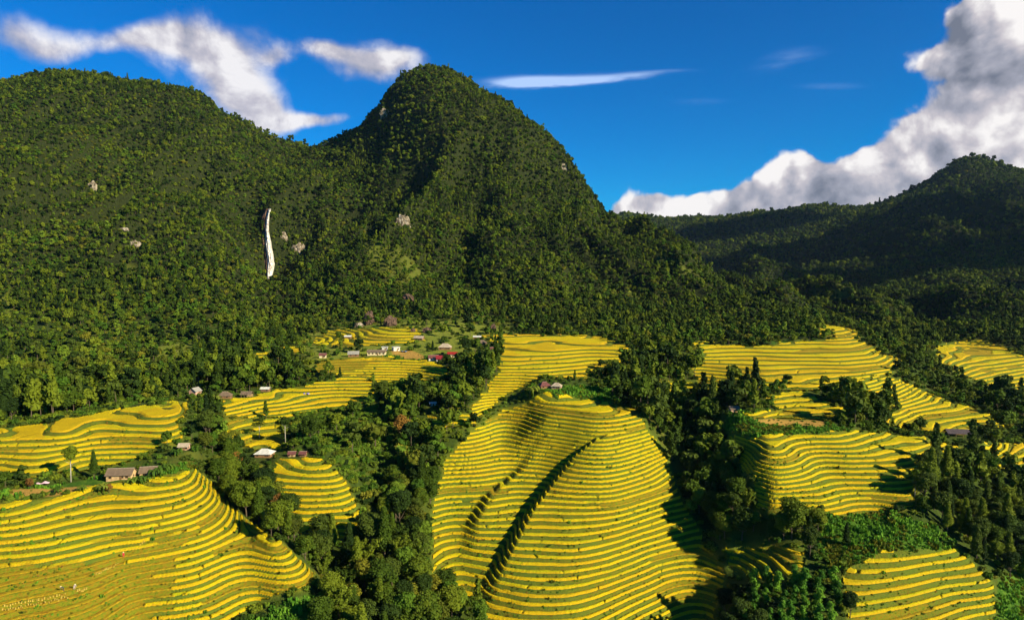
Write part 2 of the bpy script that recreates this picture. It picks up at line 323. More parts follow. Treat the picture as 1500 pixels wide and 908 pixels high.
# ------------------------------------------------------------------ rice fields (outline on the ground seen from the drone, distance range, terrace height)
FIELDS = [
 ('lower left', [(-400,750),(0,732),(60,732),(130,716),(210,702),(285,688),(305,705),(345,745),(400,785),(462,838),(440,862),(380,880),(335,915),(300,1100),(-400,1100)], 120, 262, 1.12,
  'big golden rice hillside of long curving terraces filling the lower left corner, partly cut'),
 ('knoll', [(-400,655),(60,622),(150,604),(250,588),(287,592),(262,614),(268,640),(215,668),(130,690),(0,702),(-400,712)], 225, 330, 1.15,
  'bright yellow rounded knoll of rice terraces behind the long brown roofed farmhouse'),
 ('middle left', [(322,588),(440,566),(520,548),(548,562),(548,588),(480,600),(430,612),(330,612)], 320, 430, 1.0,
  'yellow rice strips below the white roofed shed, left of the orange tree'),
 ('small strips', [(330,614),(410,615),(415,655),(325,655)], 290, 340, 1.6,
  'few narrow green and yellow paddy steps above the white tin roofed house'),
 ('small hill', [(397,700),(405,680),(450,670),(478,674),(505,700),(525,738),(530,778),(500,790),(445,795),(425,745)], 222, 285, 1.25,
  'small rounded rice hill with about ten terraces between two wooded gullies at left of centre'),
 ('village upper', [(455,505),(480,484),(560,479),(610,482),(625,500),(520,508)], 460, 640, 1.1,
  'flat yellow rice strips above the long pale village house'),
 ('village lower', [(452,545),(470,528),(560,524),(640,530),(660,545),(640,556),(560,562),(520,550)], 380, 480, 0.9,
  'yellow and brown rice steps just below the village houses'),
 ('village left', [(352,522),(430,506),(448,512),(400,530)], 400, 520, 1.2,
  'small light green paddy wedge by the forest edge left of the village'),
 ('plateau', [(700,490),(880,492),(935,515),(920,532),(870,542),(860,556),(790,552),(700,612),(688,602),(730,546),(735,510)], 330, 600, 1.0,
  'broad gently stepped rice plateau behind the twin huts on the central hill'),
 ('central', [(770,580),(870,584),(925,596),(950,630),(975,665),(1000,735),(1030,790),(1060,840),(1050,880),(1030,1100),(760,1100),(700,885),(636,862),(630,790),(638,720),(655,672),(690,630),(730,605)], 150, 352, 1.30,
  'great central ridge of golden rice terraces with dark folds down its left side'),
 ('gully strip', [(625,612),(690,606),(700,622),(640,630)], 300, 370, 1.2,
  'tiny bright rice patch under the small white shed in the wooded slope'),
 ('right hill', [(1066,636),(1100,640),(1240,630),(1300,634),(1345,640),(1420,657),(1345,668),(1345,700),(1340,742),(1240,756),(1170,750),(1108,745),(1100,700),(1078,680)], 244, 318, 1.22,
  'rounded rice hill below the bright green grass plot on the right'),
 ('hilltop', [(1085,606),(1150,600),(1222,610),(1205,616),(1110,612)], 310, 345, 1.2,
  'narrow yellow strip along the back of the bare plot on the right hilltop'),
 ('right wedge', [(1118,580),(1175,574),(1245,602),(1225,610),(1145,606)], 325, 375, 1.1,
  'small yellow rice wedge just above the grass plot on the right hill'),
 ('upper right', [(1010,500),(1100,508),(1250,492),(1322,532),(1300,550),(1210,562),(1190,578),(1120,572),(1060,560),(1025,566),(1012,540),(1035,522)], 370, 600, 1.15,
  'wide band of straight pale rice terraces high on the right, behind dark trees'),
 ('upper strip', [(958,560),(1010,556),(1068,566),(1080,580),(1010,584),(965,575)], 360, 420, 1.1,
  'few pale rice steps in a clearing left of the upper right terraces'),
 ('wood clearing', [(1235,560),(1300,550),(1338,572),(1305,598),(1262,588)], 350, 480, 1.1,
  'small rice slope above the round wood behind the right rice hill'),
 ('saddle', [(1195,492),(1205,475),(1262,482),(1255,496)], 520, 680, 1.3,
  'small rice saddle at the foot of the dark right valley'),
 ('right chain', [(1315,555),(1372,582),(1425,596),(1478,622),(1440,634),(1372,642),(1300,644),(1290,622),(1318,600)], 335, 430, 1.1,
  'thin chain of rice steps running down to the dark open shelter on the right'),
 ('far right', [(1370,506),(1440,496),(1500,522),(1700,540),(1700,575),(1480,572),(1420,556),(1375,532)], 470, 720, 1.35,
  'distant rice slope at the right edge under the shaded mountain'),
 ('right edge', [(1438,650),(1700,650),(1700,700),(1480,692),(1450,678)], 290, 370, 1.1,
  'rice steps at the right edge beside the dark open shelter'),
 ('lower right', [(1232,840),(1290,808),(1400,804),(1455,850),(1460,900),(1440,1100),(1265,1100),(1240,880)], 170, 246, 1.5,
  'rice terraces with broad green banks curving round the spur at lower right'),
 ('lower right steps', [(1062,800),(1180,800),(1172,848),(1130,855),(1066,832)], 215, 256, 1.6,
  'short shaded rice steps above the bright leafy grove, bottom right'),
]
# jitter the outlines a little so no field ends on a ruled edge
jx = fbm(GX / 9, GY / 9, 2) * 7; jy = fbm(GX / 9 + 50, GY / 9, 2) * 5
FID = np.full(HZ.shape, -1, np.int16)
near_rows = int((GY[:, 0] < 760).sum())
for i, (nm, poly, ya, yb, st, lab) in enumerate(FIELDS):
    sl = slice(0, near_rows)
    m = inpoly(PXg[sl] + jx[sl], PYg[sl] + jy[sl], poly) & (GY[sl] > ya) & (GY[sl] < yb)
    FID[sl][m & (FID[sl] < 0)] = i
def soften(m, it):
    m = m.astype(np.float32)
    for _ in range(it):
        m[1:-1] = (m[:-2] + 2 * m[1:-1] + m[2:]) / 4; m[:, 1:-1] = (m[:, :-2] + 2 * m[:, 1:-1] + m[:, 2:]) / 4
    return m
# terraced: the fields and, fainter, the banks round them
TM = soften(FID >= 0, 6)
STEP = np.full(HZ.shape, 1.2, np.float32)
fx = [(at(*(np.mean([p[0] for p in F[1]]), min(899, np.mean([p[1] for p in F[1]])), (F[2] + F[3]) / 2)), F[4]) for F in FIELDS]
wsum = np.zeros(HZ.shape); ssum = np.zeros(HZ.shape)
sl = slice(0, near_rows)
sm = np.zeros(HZ.shape, np.float32); sw = np.zeros(HZ.shape, np.float32)
for i, F in enumerate(FIELDS):
    mm = FID == i; sm[mm] = F[4]; sw[mm] = 1
STEP = np.where(sw > 0, sm, 1.2)
PH = H0 / STEP + 200.0
T = PH - np.floor(PH); KF = np.floor(PH)
RISE0 = np.where(FID == 0, 0.66, np.where(FID == 1, 0.68, np.where(np.isin(FID, [9, 11, 21, 22]), 0.54, 0.62)))   # share of the level tread, the bank takes the rest
gr_y = np.gradient(H0, axis=0) / np.gradient(GY, axis=0); gr_x = np.gradient(H0, axis=1) / np.gradient(GX, axis=1)
GRAD = soften(np.hypot(gr_y, gr_x), 5)
RISE0 = np.clip(1 - 2.1 * np.maximum(1, GY / 330) * GRAD / STEP, RISE0, 0.93)      # on gentle ground the banks stay narrow and the level fields grow wide
prof = np.where(T < RISE0, T * 0.06 / RISE0, 0.06 + 0.94 * smooth(RISE0, 1.0, T))
terr = (KF - 200.0 + prof) * STEP
HZ = np.where(FID >= 0, terr, H0)
HZ = H0 + (HZ - H0) * np.clip((TM - 0.35) / 0.4, 0, 1)
# hut benches are level
BENCH = []
def bench(px, py, Y, r, dz=0.0):
    x, y, z = at(px, py, Y)
    BENCH.append((x, y, r))
    d = np.hypot(GX[sl] - x, GY[sl] - y); w_ = 1 - smooth(r, r * 1.6, d)
    i0 = np.unravel_index(np.argmin(d), d.shape); z0 = H0[i0] + dz
    HZ[sl] = HZ[sl] * (1 - w_) + z0 * w_

LU = (U1 - U0) / (NC - 1)
def ground(x, y, A_=None):
    A_ = HZ if A_ is None else A_
    x = np.asarray(x, float); y = np.asarray(y, float)
    c = np.clip((x / y - U0) / LU, 0, NC - 1.001); r = np.clip(np.interp(np.log(y), gw, np.arange(NR)), 0, NR - 1.001)
    c0 = c.astype(int); r0 = r.astype(int); fc = c - c0; fr = r - r0
    return (A_[r0, c0] * (1 - fc) + A_[r0, c0 + 1] * fc) * (1 - fr) + (A_[r0 + 1, c0] * (1 - fc) + A_[r0 + 1, c0 + 1] * fc) * fr
def hit(px, py, ymin=150.0, ymax=5000.0):
    """first ground point along the sight line through a photograph pixel"""
    ys = np.exp(np.linspace(math.log(ymin), math.log(ymax), 3000))
    a, b = (px - 750) / 1000.0, (454 - py) / 1000.0
    sx, sz = a / (CP + b * SP), (-SP + b * CP) / (CP + b * SP)
    g = ground(sx * ys, ys); j = np.argmax(g >= sz * ys)
    return (sx * ys[j], ys[j], g[j])

def grid_mesh(name, X, Y, Z, mask, mats, attrs=None):
    """mesh from grid cells where mask (cells) is true"""
    used = np.zeros(X.shape, bool)
    used[:-1, :-1] |= mask; used[1:, :-1] |= mask; used[:-1, 1:] |= mask; used[1:, 1:] |= mask
    idx = np.cumsum(used.ravel()).reshape(X.shape) - 1
    co = np.stack([X[used], Y[used], Z[used]], 1).astype(np.float32)
    r, c = np.nonzero(mask)
    q = np.stack([idx[r, c], idx[r, c + 1], idx[r + 1, c + 1], idx[r + 1, c]], 1).astype(np.int32)
    me = bpy.data.meshes.new(name)
    me.vertices.add(len(co)); me.vertices.foreach_set('co', co.ravel())
    me.loops.add(q.size); me.loops.foreach_set('vertex_index', q.ravel())
    me.polygons.add(len(q)); me.polygons.foreach_set('loop_start', np.arange(0, q.size, 4, dtype=np.int32))
    me.polygons.foreach_set('use_smooth', np.ones(len(q), bool))
    me.update(calc_edges=True)
    for k_, v in (attrs or {}).items():
        a_ = me.attributes.new(k_, 'FLOAT', 'POINT'); a_.data.foreach_set('value', v[used].astype(np.float32))
    for m_ in mats: me.materials.append(m_)
    o = bpy.data.objects.new(name, me); COL.objects.link(o)
    return o
def tag(o, label=None, cat=None, group=None, kind=None):
    if label: o['label'] = label
    if cat: o['category'] = cat
    if group: o['group'] = group
    if kind: o['kind'] = kind
    return o
# ------------------------------------------------------------------ the cloud lobes added out of view, sunward of the far slopes, to shade them
def shade_cloud_bank():
    rng = np.random.default_rng(77); vs = []; fs = []; n0 = 0
    lobes = []
    for i in range(13):
        tx, ty = rng.uniform(500, 2400), rng.uniform(1500, 3900)
        if tx < 520 + (ty - 1500) * .1 or (ty < 2000 and tx < 900): continue
        lobes.append((tx, ty, rng.uniform(180, 420)))
    for tx, ty, r in lobes:
        c = Vector((tx, ty, 150)) + SUN_DIR * 3600
        bm = bmesh.new(); bmesh.ops.create_icosphere(bm, subdivisions=4, radius=1)
        co = np.array([v.co[:] for v in bm.verts]); x, y, z = co.T
        n_ = fbm(x * 2 + tx, y * 2 + z * 1.7, 4) * .3
        co = co * (1 + n_)[:, None] * np.array([r * .9, r * .9, r * .36]) + np.array(c[:])
        vs.append(co); fs += [tuple(v.index + n0 for v in f.verts) for f in bm.faces]; n0 += len(co); bm.free()
    me = bpy.data.meshes.new('shade_cloud'); me.from_pydata(np.concatenate(vs).tolist(), [], fs)
    me.polygons.foreach_set('use_smooth', [True] * len(me.polygons))
    m, k = new_mat('cloud_white')
    d = k.n('ShaderNodeBsdfDiffuse'); d.inputs[0].default_value = (.9, .9, .9, 1); t = k.n('ShaderNodeBsdfTranslucent'); t.inputs[0].default_value = (.9, .9, .9, 1)
    ms = k.n('ShaderNodeMixShader'); ms.inputs[0].default_value = .6
    k.t.links.new(d.outputs[0], ms.inputs[1]); k.t.links.new(t.outputs[0], ms.inputs[2]); finish(k, ms.outputs[0])
    me.materials.append(m); o = bpy.data.objects.new('shade_cloud', me); COL.objects.link(o); tag(o, kind='structure')
shade_cloud_bank()
# ------------------------------------------------------------------ patches of open ground (no trees): meadow mask seen from the drone
MEADOW = [
 ([(-50,415),(18,425),(24,450),(10,470),(-50,470)], 1.0), ([(180,520),(280,498),(300,520),(240,530)], .8), ([(60,395),(110,385),(120,400),(80,410)], .6),
 ([(180,385),(250,400),(240,415),(180,405)], .5), ([(150,420),(215,415),(225,432),(160,435)], .6),
 ([(530,345),(560,350),(600,375),(620,400),(590,410),(545,385)], .7), ([(630,430),(700,440),(720,458),(650,458)], .7),
 ([(905,420),(935,425),(960,437),(930,440)], .9), ([(900,330),(930,345),(1000,390),(1060,410),(1050,422),(960,380),(910,352)], .55),
 ([(1180,430),(1230,415),(1262,425),(1230,436),(1190,440)], .9), ([(1290,440),(1330,445),(1320,455),(1290,452)], .7), ([(1220,500),(1300,470),(1310,500)], .0),
 ([(480,460),(720,462),(760,480),(700,500),(690,530),(600,530),(450,540),(440,500)], .9),
 ([(560,380),(640,400),(640,450),(560,440)], .35), ([(350,530),(440,505),(450,545),(350,570)], .2),
]
GRASS = [ [(1462,850),(1500,820),(1640,800),(1640,1000),(1450,1000)], [(560,905),(330,960),(400,890),(455,870)],  # bright green plots
 [(1066,606),(1150,600),(1245,628),(1240,636),(1100,642),(1060,630)], [(1215,745),(1330,755),(1400,792),(1385,808),(1300,806),(1225,838),(1195,800)],
 [(560,523),(600,515),(640,525),(620,534),(560,534)], [(790,566),(880,566),(920,590),(880,592),(760,580)],
 [(1130,500),(1210,500),(1215,512),(1140,512)], [(0,718),(130,700),(290,678),(290,694),(130,716),(0,732)],
]
DIRT = [[(20,716),(130,712),(150,716),(60,728),(10,728)], [(572,514),(600,512),(628,524),(600,528),(575,522)], [(1085,607),(1150,603),(1212,618),(1205,626),(1120,622)], [(505,548),(545,535),(560,545),(500,560)], [(845,540),(905,536),(905,544),(860,548)]]
def pixmask(polys, px, py):
    m = np.zeros(np.shape(px)); 
    for p in polys:
        if isinstance(p, tuple): m = np.maximum(m, inpoly(px, py, p[0]) * p[1])
        else: m = np.maximum(m, inpoly(px, py, p) * 1.0)
    return m
PXg, PYg = project(GX, GY, H0)
MEAD = soften(pixmask(MEADOW, PXg + jx * 1.2, PYg + jy), 3)
DRT = soften(pixmask(DIRT, PXg + jx * .7, PYg + jy * .5) * (GY < 620), 2)
GRS = soften(pixmask(GRASS, PXg + jx, PYg + jy) * (GY < 560), 2)

# houses stand on level ground: (px, py of the footprint centre, distance, radius)
BENCHES = dict(
 farm=(178, 700, 234, 9), farm2=(120, 708, 230, 7), tin=(388, 668, 284, 8), redhut=(270, 658, 262, 4), sheds=(432, 668, 284, 7), brown1=(286, 578, 360, 6), brown2=(330, 583, 352, 6), brown3=(362, 582, 356, 6), whiteshed=(389, 573, 372, 5),
 twin=(806, 568, 366, 10), longhouse=(552, 520, 455, 10), greyhouse=(518, 522, 452, 7), cube=(580, 514, 470, 6), upshed=(510, 497, 520, 6), lefthut=(473, 524, 450, 5),
 red1=(640, 528, 440, 7), red2=(663, 523, 448, 6), bigbrown=(652, 512, 480, 8), hut4=(614, 498, 520, 6), whitebar=(699, 496, 520, 6), brown5=(706, 505, 490, 6), brown6=(724, 515, 465, 7), righthut=(1075, 603, 358, 5),
 shelter=(1402, 638, 345, 8), strawshed=(634, 594, 350, 4), mound=(520, 540, 420, 0.1),
)
SITE = {}
for kx, (px_, py_, Y_, r_) in BENCHES.items():
    x_, y_, z_ = hit(px_, py_, 160, 800)
    BENCH.append((x_, y_, r_))
    d_ = np.hypot(GX[sl] - x_, GY[sl] - y_); w_ = 1 - smooth(r_, r_ * 1.7, d_)
    zz = float(ground(x_, y_, H0))
    HZ[sl] = HZ[sl] * (1 - w_) + zz * w_
    FID[sl][d_ < r_ * 0.9] = -1
    SITE[kx] = (x_, y_, zz)
RICE = soften(FID >= 0, 1)

# ------------------------------------------------------------------ ground materials
mG, k = new_mat('ground_soil_and_grass')
p = pos(k); nA = k.noise(p, 0.035, 5, 0.6); nB = k.noise(p, 0.35, 4, 0.65); nC = k.noise(p, 2.2, 3, 0.7)
base = k.ramp(nA, [(0.3, (0.022, 0.040, 0.006)), (0.5, (0.045, 0.068, 0.009)), (0.7, (0.10, 0.10, 0.014))])
base = k.mix(k.maprange(nB, 0.45, 0.7), base, (0.055, 0.085, 0.012))
mead = k.ramp(nB, [(0.3, (0.10, 0.15, 0.015)), (0.55, (0.20, 0.22, 0.025)), (0.75, (0.22, 0.17, 0.04))])
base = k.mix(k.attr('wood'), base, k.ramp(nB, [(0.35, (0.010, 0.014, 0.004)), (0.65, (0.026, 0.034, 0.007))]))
base = k.mix(k.attr('meadow'), base, mead)
grs = k.ramp(k.math('MULTIPLY_ADD', nC, 0.5, k.math('MULTIPLY', nB, 0.5)), [(0.35, (0.018, 0.055, 0.005)), (0.5, (0.05, 0.12, 0.009)), (0.65, (0.11, 0.17, 0.016))])
base = k.mix(k.attr('grass'), base, grs)
base = k.mix(k.attr('dirt'), base, k.ramp(nC, [(0.3, (0.20, 0.11, 0.03)), (0.6, (0.46, 0.27, 0.055))]))
# banks of the terraces: grass with bare earth along the foot, seen in strata
bankn = k.noise(k.vmath('MULTIPLY', p, (1, 1, 2.5)), 0.75, 6, 0.8)
bank = k.ramp(bankn, [(0.32, (0.085, 0.036, 0.005)), (0.42, (0.13, 0.080, 0.007)), (0.50, (0.115, 0.125, 0.008)), (0.62, (0.032, 0.065, 0.005))])
bank = k.mix(k.maprange(nA, 0.42, 0.6), bank, (0.07, 0.11, 0.012))
bank = k.mix(k.maprange(nC, 0.35, 0.75, 0.0, 0.6), bank, (0.17, 0.18, 0.018))
bank = k.mix(k.attr('cut'), bank, k.ramp(bankn, [(0.3, (0.12, 0.055, 0.005)), (0.44, (0.22, 0.14, 0.008)), (0.54, (0.15, 0.16, 0.008)), (0.68, (0.06, 0.10, 0.006))]))
base = k.mix(k.attr('rice'), base, bank)
base = k.mix(k.maprange(nC, 0.55, 0.8, 0, 0.45), base, (0.03, 0.04, 0.008))
finish(k, principled(k, base, 0.95, 0.1, bump(k, k.math('ADD', nB, nC), 0.5, 0.9)))

mR, k = new_mat('ripe_rice')
p = pos(k); ph = k.attr('phase'); kf = k.math('FLOOR', ph); t_ = k.math('SUBTRACT', ph, kf)
wn = k.n('ShaderNodeTexWhiteNoise', noise_dimensions='3D')
big_ = k.noise(p, 0.02, 2, 0.5)
cell = k.n('ShaderNodeCombineXYZ'); setin(cell.inputs[0], kf)
setin(cell.inputs[1], k.math('FLOOR', k.math('MULTIPLY', k.noise(p, 0.014, 0, 0.5), 9.0)))
setin(wn.inputs['Vector'], cell.outputs[0])
mid_ = k.noise(p, 0.09, 4, 0.6); fine = k.noise(p, 3.2, 3, 0.75); row = k.noise(p, 0.9, 3, 0.6)
v = k.math('ADD', k.math('MULTIPLY', wn.outputs['Value'], 0.5), k.math('MULTIPLY', mid_, 0.7))
yel = k.ramp(v, [(0.28, (0.46, 0.47, 0.003)), (0.48, (0.72, 0.61, 0.002)), (0.68, (0.80, 0.58, 0.002)), (0.90, (0.68, 0.42, 0.004))])
yel = k.mix(k.maprange(fine, 0.40, 0.66, 0.62, 0), yel, (0.34, 0.24, 0.004))
yel = k.mix(k.maprange(mid_, 0.52, 0.70, 0, 0.35), yel, (0.44, 0.42, 0.008))
# cut terraces show stubble
stub = k.ramp(row, [(0.3, (0.28, 0.15, 0.008)), (0.5, (0.46, 0.30, 0.010)), (0.7, (0.34, 0.32, 0.012))])
yel = k.mix(k.attr('cut'), yel, stub)
# ripe heads turn orange at the outer lip
yel = k.mix(k.maprange(t_, 0.16, 0.05, 0, 0.55), yel, (0.70, 0.36, 0.012))
nrm = bump(k, k.math('ADD', fine, row), 0.55, 1.0)
bs = principled(k, yel, 0.85, 0.15, nrm)
tr = k.n('ShaderNodeBsdfTranslucent'); setin(tr.inputs[0], yel)
ms = k.n('ShaderNodeMixShader'); ms.inputs[0].default_value = 0.12
k.t.links.new(bs, ms.inputs[1]); k.t.links.new(tr.outputs[0], ms.inputs[2])
finish(k, ms.outputs[0])

# ------------------------------------------------------------------ ground sheet
allc = np.ones((NR - 1, NC - 1), bool)
MEADc = np.clip(MEAD * np.where(GY > 600, np.clip(.55 + 1.1 * fbm(GX / 45, GY / 60, 3), 0, .8), 1), 0, 1)
MEADc = MEADc.astype(np.float32)
# ------------------------------------------------------------------ standing rice on the treads
CUT = np.zeros(HZ.shape)
lo = FID == 0
hs_ = np.modf(np.sin(KF * 12.9898 + np.floor(fbm(GX / 70, GY / 70, 1) * 3) * 4.1) * 43758.5)[0] ** 2
cutzone = inpoly(PXg + jx * 2 + (hs_ - .3) * 90, PYg + jy * 2, [(-400,830),(0,828),(120,822),(210,790),(262,770),(270,790),(240,820),(232,860),(250,1100),(-400,1100)])
CUT[lo & cutzone] = 1
CUT[(FID > 0) & (hs_ < 0.0025)] = 1
CUT[lo & ~cutzone & (hs_ < 0.004)] = 1
CUT[(FID == 6) & (PXg + jx * 4 + (hs_ - .3) * 60 < 530) & (hs_ < .6)] = 1
CUTs = soften(CUT, 1)
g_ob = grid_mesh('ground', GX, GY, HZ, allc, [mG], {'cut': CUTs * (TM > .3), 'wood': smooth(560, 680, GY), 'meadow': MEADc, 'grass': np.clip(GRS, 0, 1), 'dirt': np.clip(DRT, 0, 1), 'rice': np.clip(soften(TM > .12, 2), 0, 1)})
tag(g_ob, kind='structure')

raise_ = np.where(CUT > .5, 0.14, 0.62)
wig = perlin(GX / 6, GY / 6) * 0.05
inw = smooth(0.005, 0.13, T + wig * .3) * (1 - smooth(RISE0 - 0.09, RISE0 + 0.03, T - wig))
inn = inw > 0.15
# earth gaps across the treads where two owners' plots meet, and bare spots
gap = np.abs(perlin(GX / 38 + KF * 3.7, GY / 60 + KF * 5.1 + 0.5)) < 0.004
inw = np.where(gap, 0, inw); inn &= ~gap
bump_h = perlin(GX / 2.1, GY / 2.1) * 0.10 + perlin(GX / 0.9, GY / 0.9) * 0.14
RZ = HZ - 0.25 + inw * (raise_ + bump_h + 0.25)
full = (FID[:-1, :-1] >= 0) & (FID[1:, :-1] == FID[:-1, :-1]) & (FID[:-1, 1:] == FID[:-1, :-1]) & (FID[1:, 1:] == FID[:-1, :-1])
full &= inn[:-1, :-1] | inn[1:, :-1] | inn[:-1, 1:] | inn[1:, 1:]
for i, F in enumerate(FIELDS):
    mk = full & (FID[:-1, :-1] == i)
    if mk.sum() < 10: print('EMPTY FIELD', F[0]); continue
    ro = grid_mesh('rice_terraces', GX, GY, RZ, mk, [mR], {'phase': PH, 'cut': CUTs})
    tag(ro, F[5], 'rice field', 'terraced rice fields', 'thing')
# ------------------------------------------------------------------ foliage
def leaf_mat(name, dark, mid, light, trans=0.22):
    m, k = new_mat(name)
    rnd = k.n('ShaderNodeObjectInfo').outputs['Random']
    p = pos(k)
    v = k.math('ADD', k.math('MULTIPLY', rnd, 0.55), k.math('MULTIPLY', k.noise(p, 0.45, 2, 0.6), 0.35))
    v = k.math('ADD', v, k.math('MULTIPLY', k.noise(p, 0.010, 3, 0.6), 0.75))
    c = k.ramp(v, [(0.50, dark), (0.80, mid), (1.0, light)])
    c = k.mix(k.maprange(k.noise(p, 2.6, 2, 0.7), 0.35, 0.7, 0.35, 0), c, dark)
    d = principled(k, c, 0.75, 0.12)
    t = k.n('ShaderNodeBsdfTranslucent'); setin(t.inputs[0], c)
    ms = k.n('ShaderNodeMixShader'); ms.inputs[0].default_value = trans
    k.t.links.new(d, ms.inputs[1]); k.t.links.new(t.outputs[0], ms.inputs[2])
    finish(k, ms.outputs[0]); return m
def plain_mat(name, color, rough=0.85, var=0.35, scale=1.5, spec=0.15, metal=0.0, stretch=(1, 1, 1), bumpd=0.05):
    m, k = new_mat(name)
    tc = k.n('ShaderNodeTexCoord').outputs['Object']
    nn = k.noise(k.vmath('MULTIPLY', tc, stretch), scale, 5, 0.65)
    lo_ = tuple(c * (1 - var) for c in color); hi = tuple(min(1, c * (1 + var)) for c in color)
    c = k.ramp(nn, [(0.3, lo_), (0.7, hi)])
    finish(k, principled(k, c, rough, spec, bump(k, nn, bumpd, 0.8), metal)); return m
MB = {
 'dark': leaf_mat('dark_leaves', (0.010, 0.024, 0.004), (0.030, 0.056, 0.007), (0.075, 0.105, 0.011)),
 'mid': leaf_mat('olive_leaves', (0.020, 0.038, 0.004), (0.060, 0.100, 0.006), (0.150, 0.185, 0.010)),
 'bright': leaf_mat('fresh_leaves', (0.030, 0.070, 0.006), (0.075, 0.145, 0.010), (0.150, 0.215, 0.016)),
 'grove': leaf_mat('climber_leaves', (0.030, 0.090, 0.008), (0.075, 0.190, 0.014), (0.15, 0.30, 0.02)),
 'yellow': leaf_mat('yellowing_leaves', (0.050, 0.062, 0.006), (0.110, 0.130, 0.010), (0.200, 0.190, 0.014)),
 'orange': leaf_mat('dry_orange_leaves', (0.10, 0.045, 0.012), (0.20, 0.10, 0.022), (0.32, 0.17, 0.030)),
 'banana': leaf_mat('banana_leaves', (0.030, 0.075, 0.008), (0.085, 0.150, 0.014), (0.200, 0.230, 0.025), 0.35),
 'bark': plain_mat('bark', (0.10, 0.075, 0.050), stretch=(1, 1, .2), scale=4),
 'pale': plain_mat('pale_bark', (0.38, 0.34, 0.27), stretch=(1, 1, .3), scale=3),
}
class Geo:
    def __init__(s): s.v = []; s.f = []; s.n = 0
    def add(s, verts, faces):
        verts = np.asarray(verts, float).reshape(-1, 3)
        s.v.append(verts); s.f += [tuple(int(i) + s.n for i in f) for f in faces]; s.n += len(verts)
    def quads(s, v4):
        """v4: (n,4,3)"""
        n_ = len(v4); b = s.n; s.v.append(v4.reshape(-1, 3)); s.f += [(b + 4 * i, b + 4 * i + 1, b + 4 * i + 2, b + 4 * i + 3) for i in range(n_)]; s.n += 4 * n_
    def tube(s, pts_, rad, seg=6, cap=True):
        pts_ = [Vector(p) for p in pts_]; rings = []
        for i, p in enumerate(pts_):
            d = (pts_[min(i + 1, len(pts_) - 1)] - pts_[max(i - 1, 0)]).normalized()
            a = d.orthogonal().normalized(); b_ = d.cross(a)
            r = rad[i] if hasattr(rad, '__len__') else rad
            rings.append([p + (a * math.cos(t) + b_ * math.sin(t)) * r for t in [2 * math.pi * j / seg for j in range(seg)]])
        vs = [tuple(v) for rg in rings for v in rg]; fs = []
        for i in range(len(rings) - 1):
            for j in range(seg):
                fs.append((i * seg + j, i * seg + (j + 1) % seg, (i + 1) * seg + (j + 1) % seg, (i + 1) * seg + j))
        if cap: fs.append(tuple(range(seg))[::-1]); fs.append(tuple((len(rings) - 1) * seg + j for j in range(seg)))
        s.add(vs, fs)
    def box(s, cx, cy, cz, sx, sy, sz, rz=0.0):
        c_, s_ = math.cos(rz), math.sin(rz); vs = []
        for dz in (-.5, .5):
            for dx, dy in ((-.5, -.5), (.5, -.5), (.5, .5), (-.5, .5)):
                x, y = dx * sx, dy * sy; vs.append((cx + x * c_ - y * s_, cy + x * s_ + y * c_, cz + dz * sz))
        s.add(vs, [(3, 2, 1, 0), (4, 5, 6, 7), (0, 1, 5, 4), (1, 2, 6, 5), (2, 3, 7, 6), (3, 0, 4, 7)])
    def blob(s, c, r, sub=1, jit=0.18, rs=None):
        bm = bmesh.new(); bmesh.ops.create_icosphere(bm, subdivisions=sub, radius=1.0)
        rs = rs or RNG
        vs = []
        for v in bm.verts:
            q = v.co * (1 + rs.uniform(-jit, jit)); vs.append((c[0] + q.x * r[0], c[1] + q.y * r[1], c[2] + q.z * r[2]))
        bm.verts.index_update(); fs = [tuple(v.index for v in f.verts) for f in bm.faces]; bm.free(); s.add(vs, fs)
    def mesh(s, name, mats, smooth_=False):
        me = bpy.data.meshes.new(name); me.from_pydata(np.concatenate(s.v).tolist(), [], s.f)
        for m in mats: me.materials.append(m)
        if smooth_: me.polygons.foreach_set('use_smooth', [True] * len(me.polygons))
        me.update(); return me
def leaves(g, c, r, n_, size, rng, shell=0.55, flat=1.0):
    """leaf sprays through the outer part of a lobe"""
    d = rng.normal(size=(n_, 3)); d /= np.linalg.norm(d, axis=1)[:, None]
    d[:, 2] = np.where((d[:, 2] < -0.35), -d[:, 2], d[:, 2])
    rad = shell + (1.08 - shell) * rng.random(n_) ** 0.6
    P_ = np.array(c) + d * rad[:, None] * np.array(r)
    nrm = d + rng.normal(size=(n_, 3)) * 0.55; nrm /= np.linalg.norm(nrm, axis=1)[:, None]
    a = np.cross(nrm, rng.normal(size=(n_, 3))); a /= np.linalg.norm(a, axis=1)[:, None]; b = np.cross(nrm, a)
    sz = size * rng.uniform(0.6, 1.3, n_)[:, None]
    q = np.stack([P_ - a * sz * .5 - b * sz * .2, P_ + b * sz * -.55, P_ + a * sz * .5 + b * sz * .15, P_ + b * sz * .55], 1)
    g.quads(q)
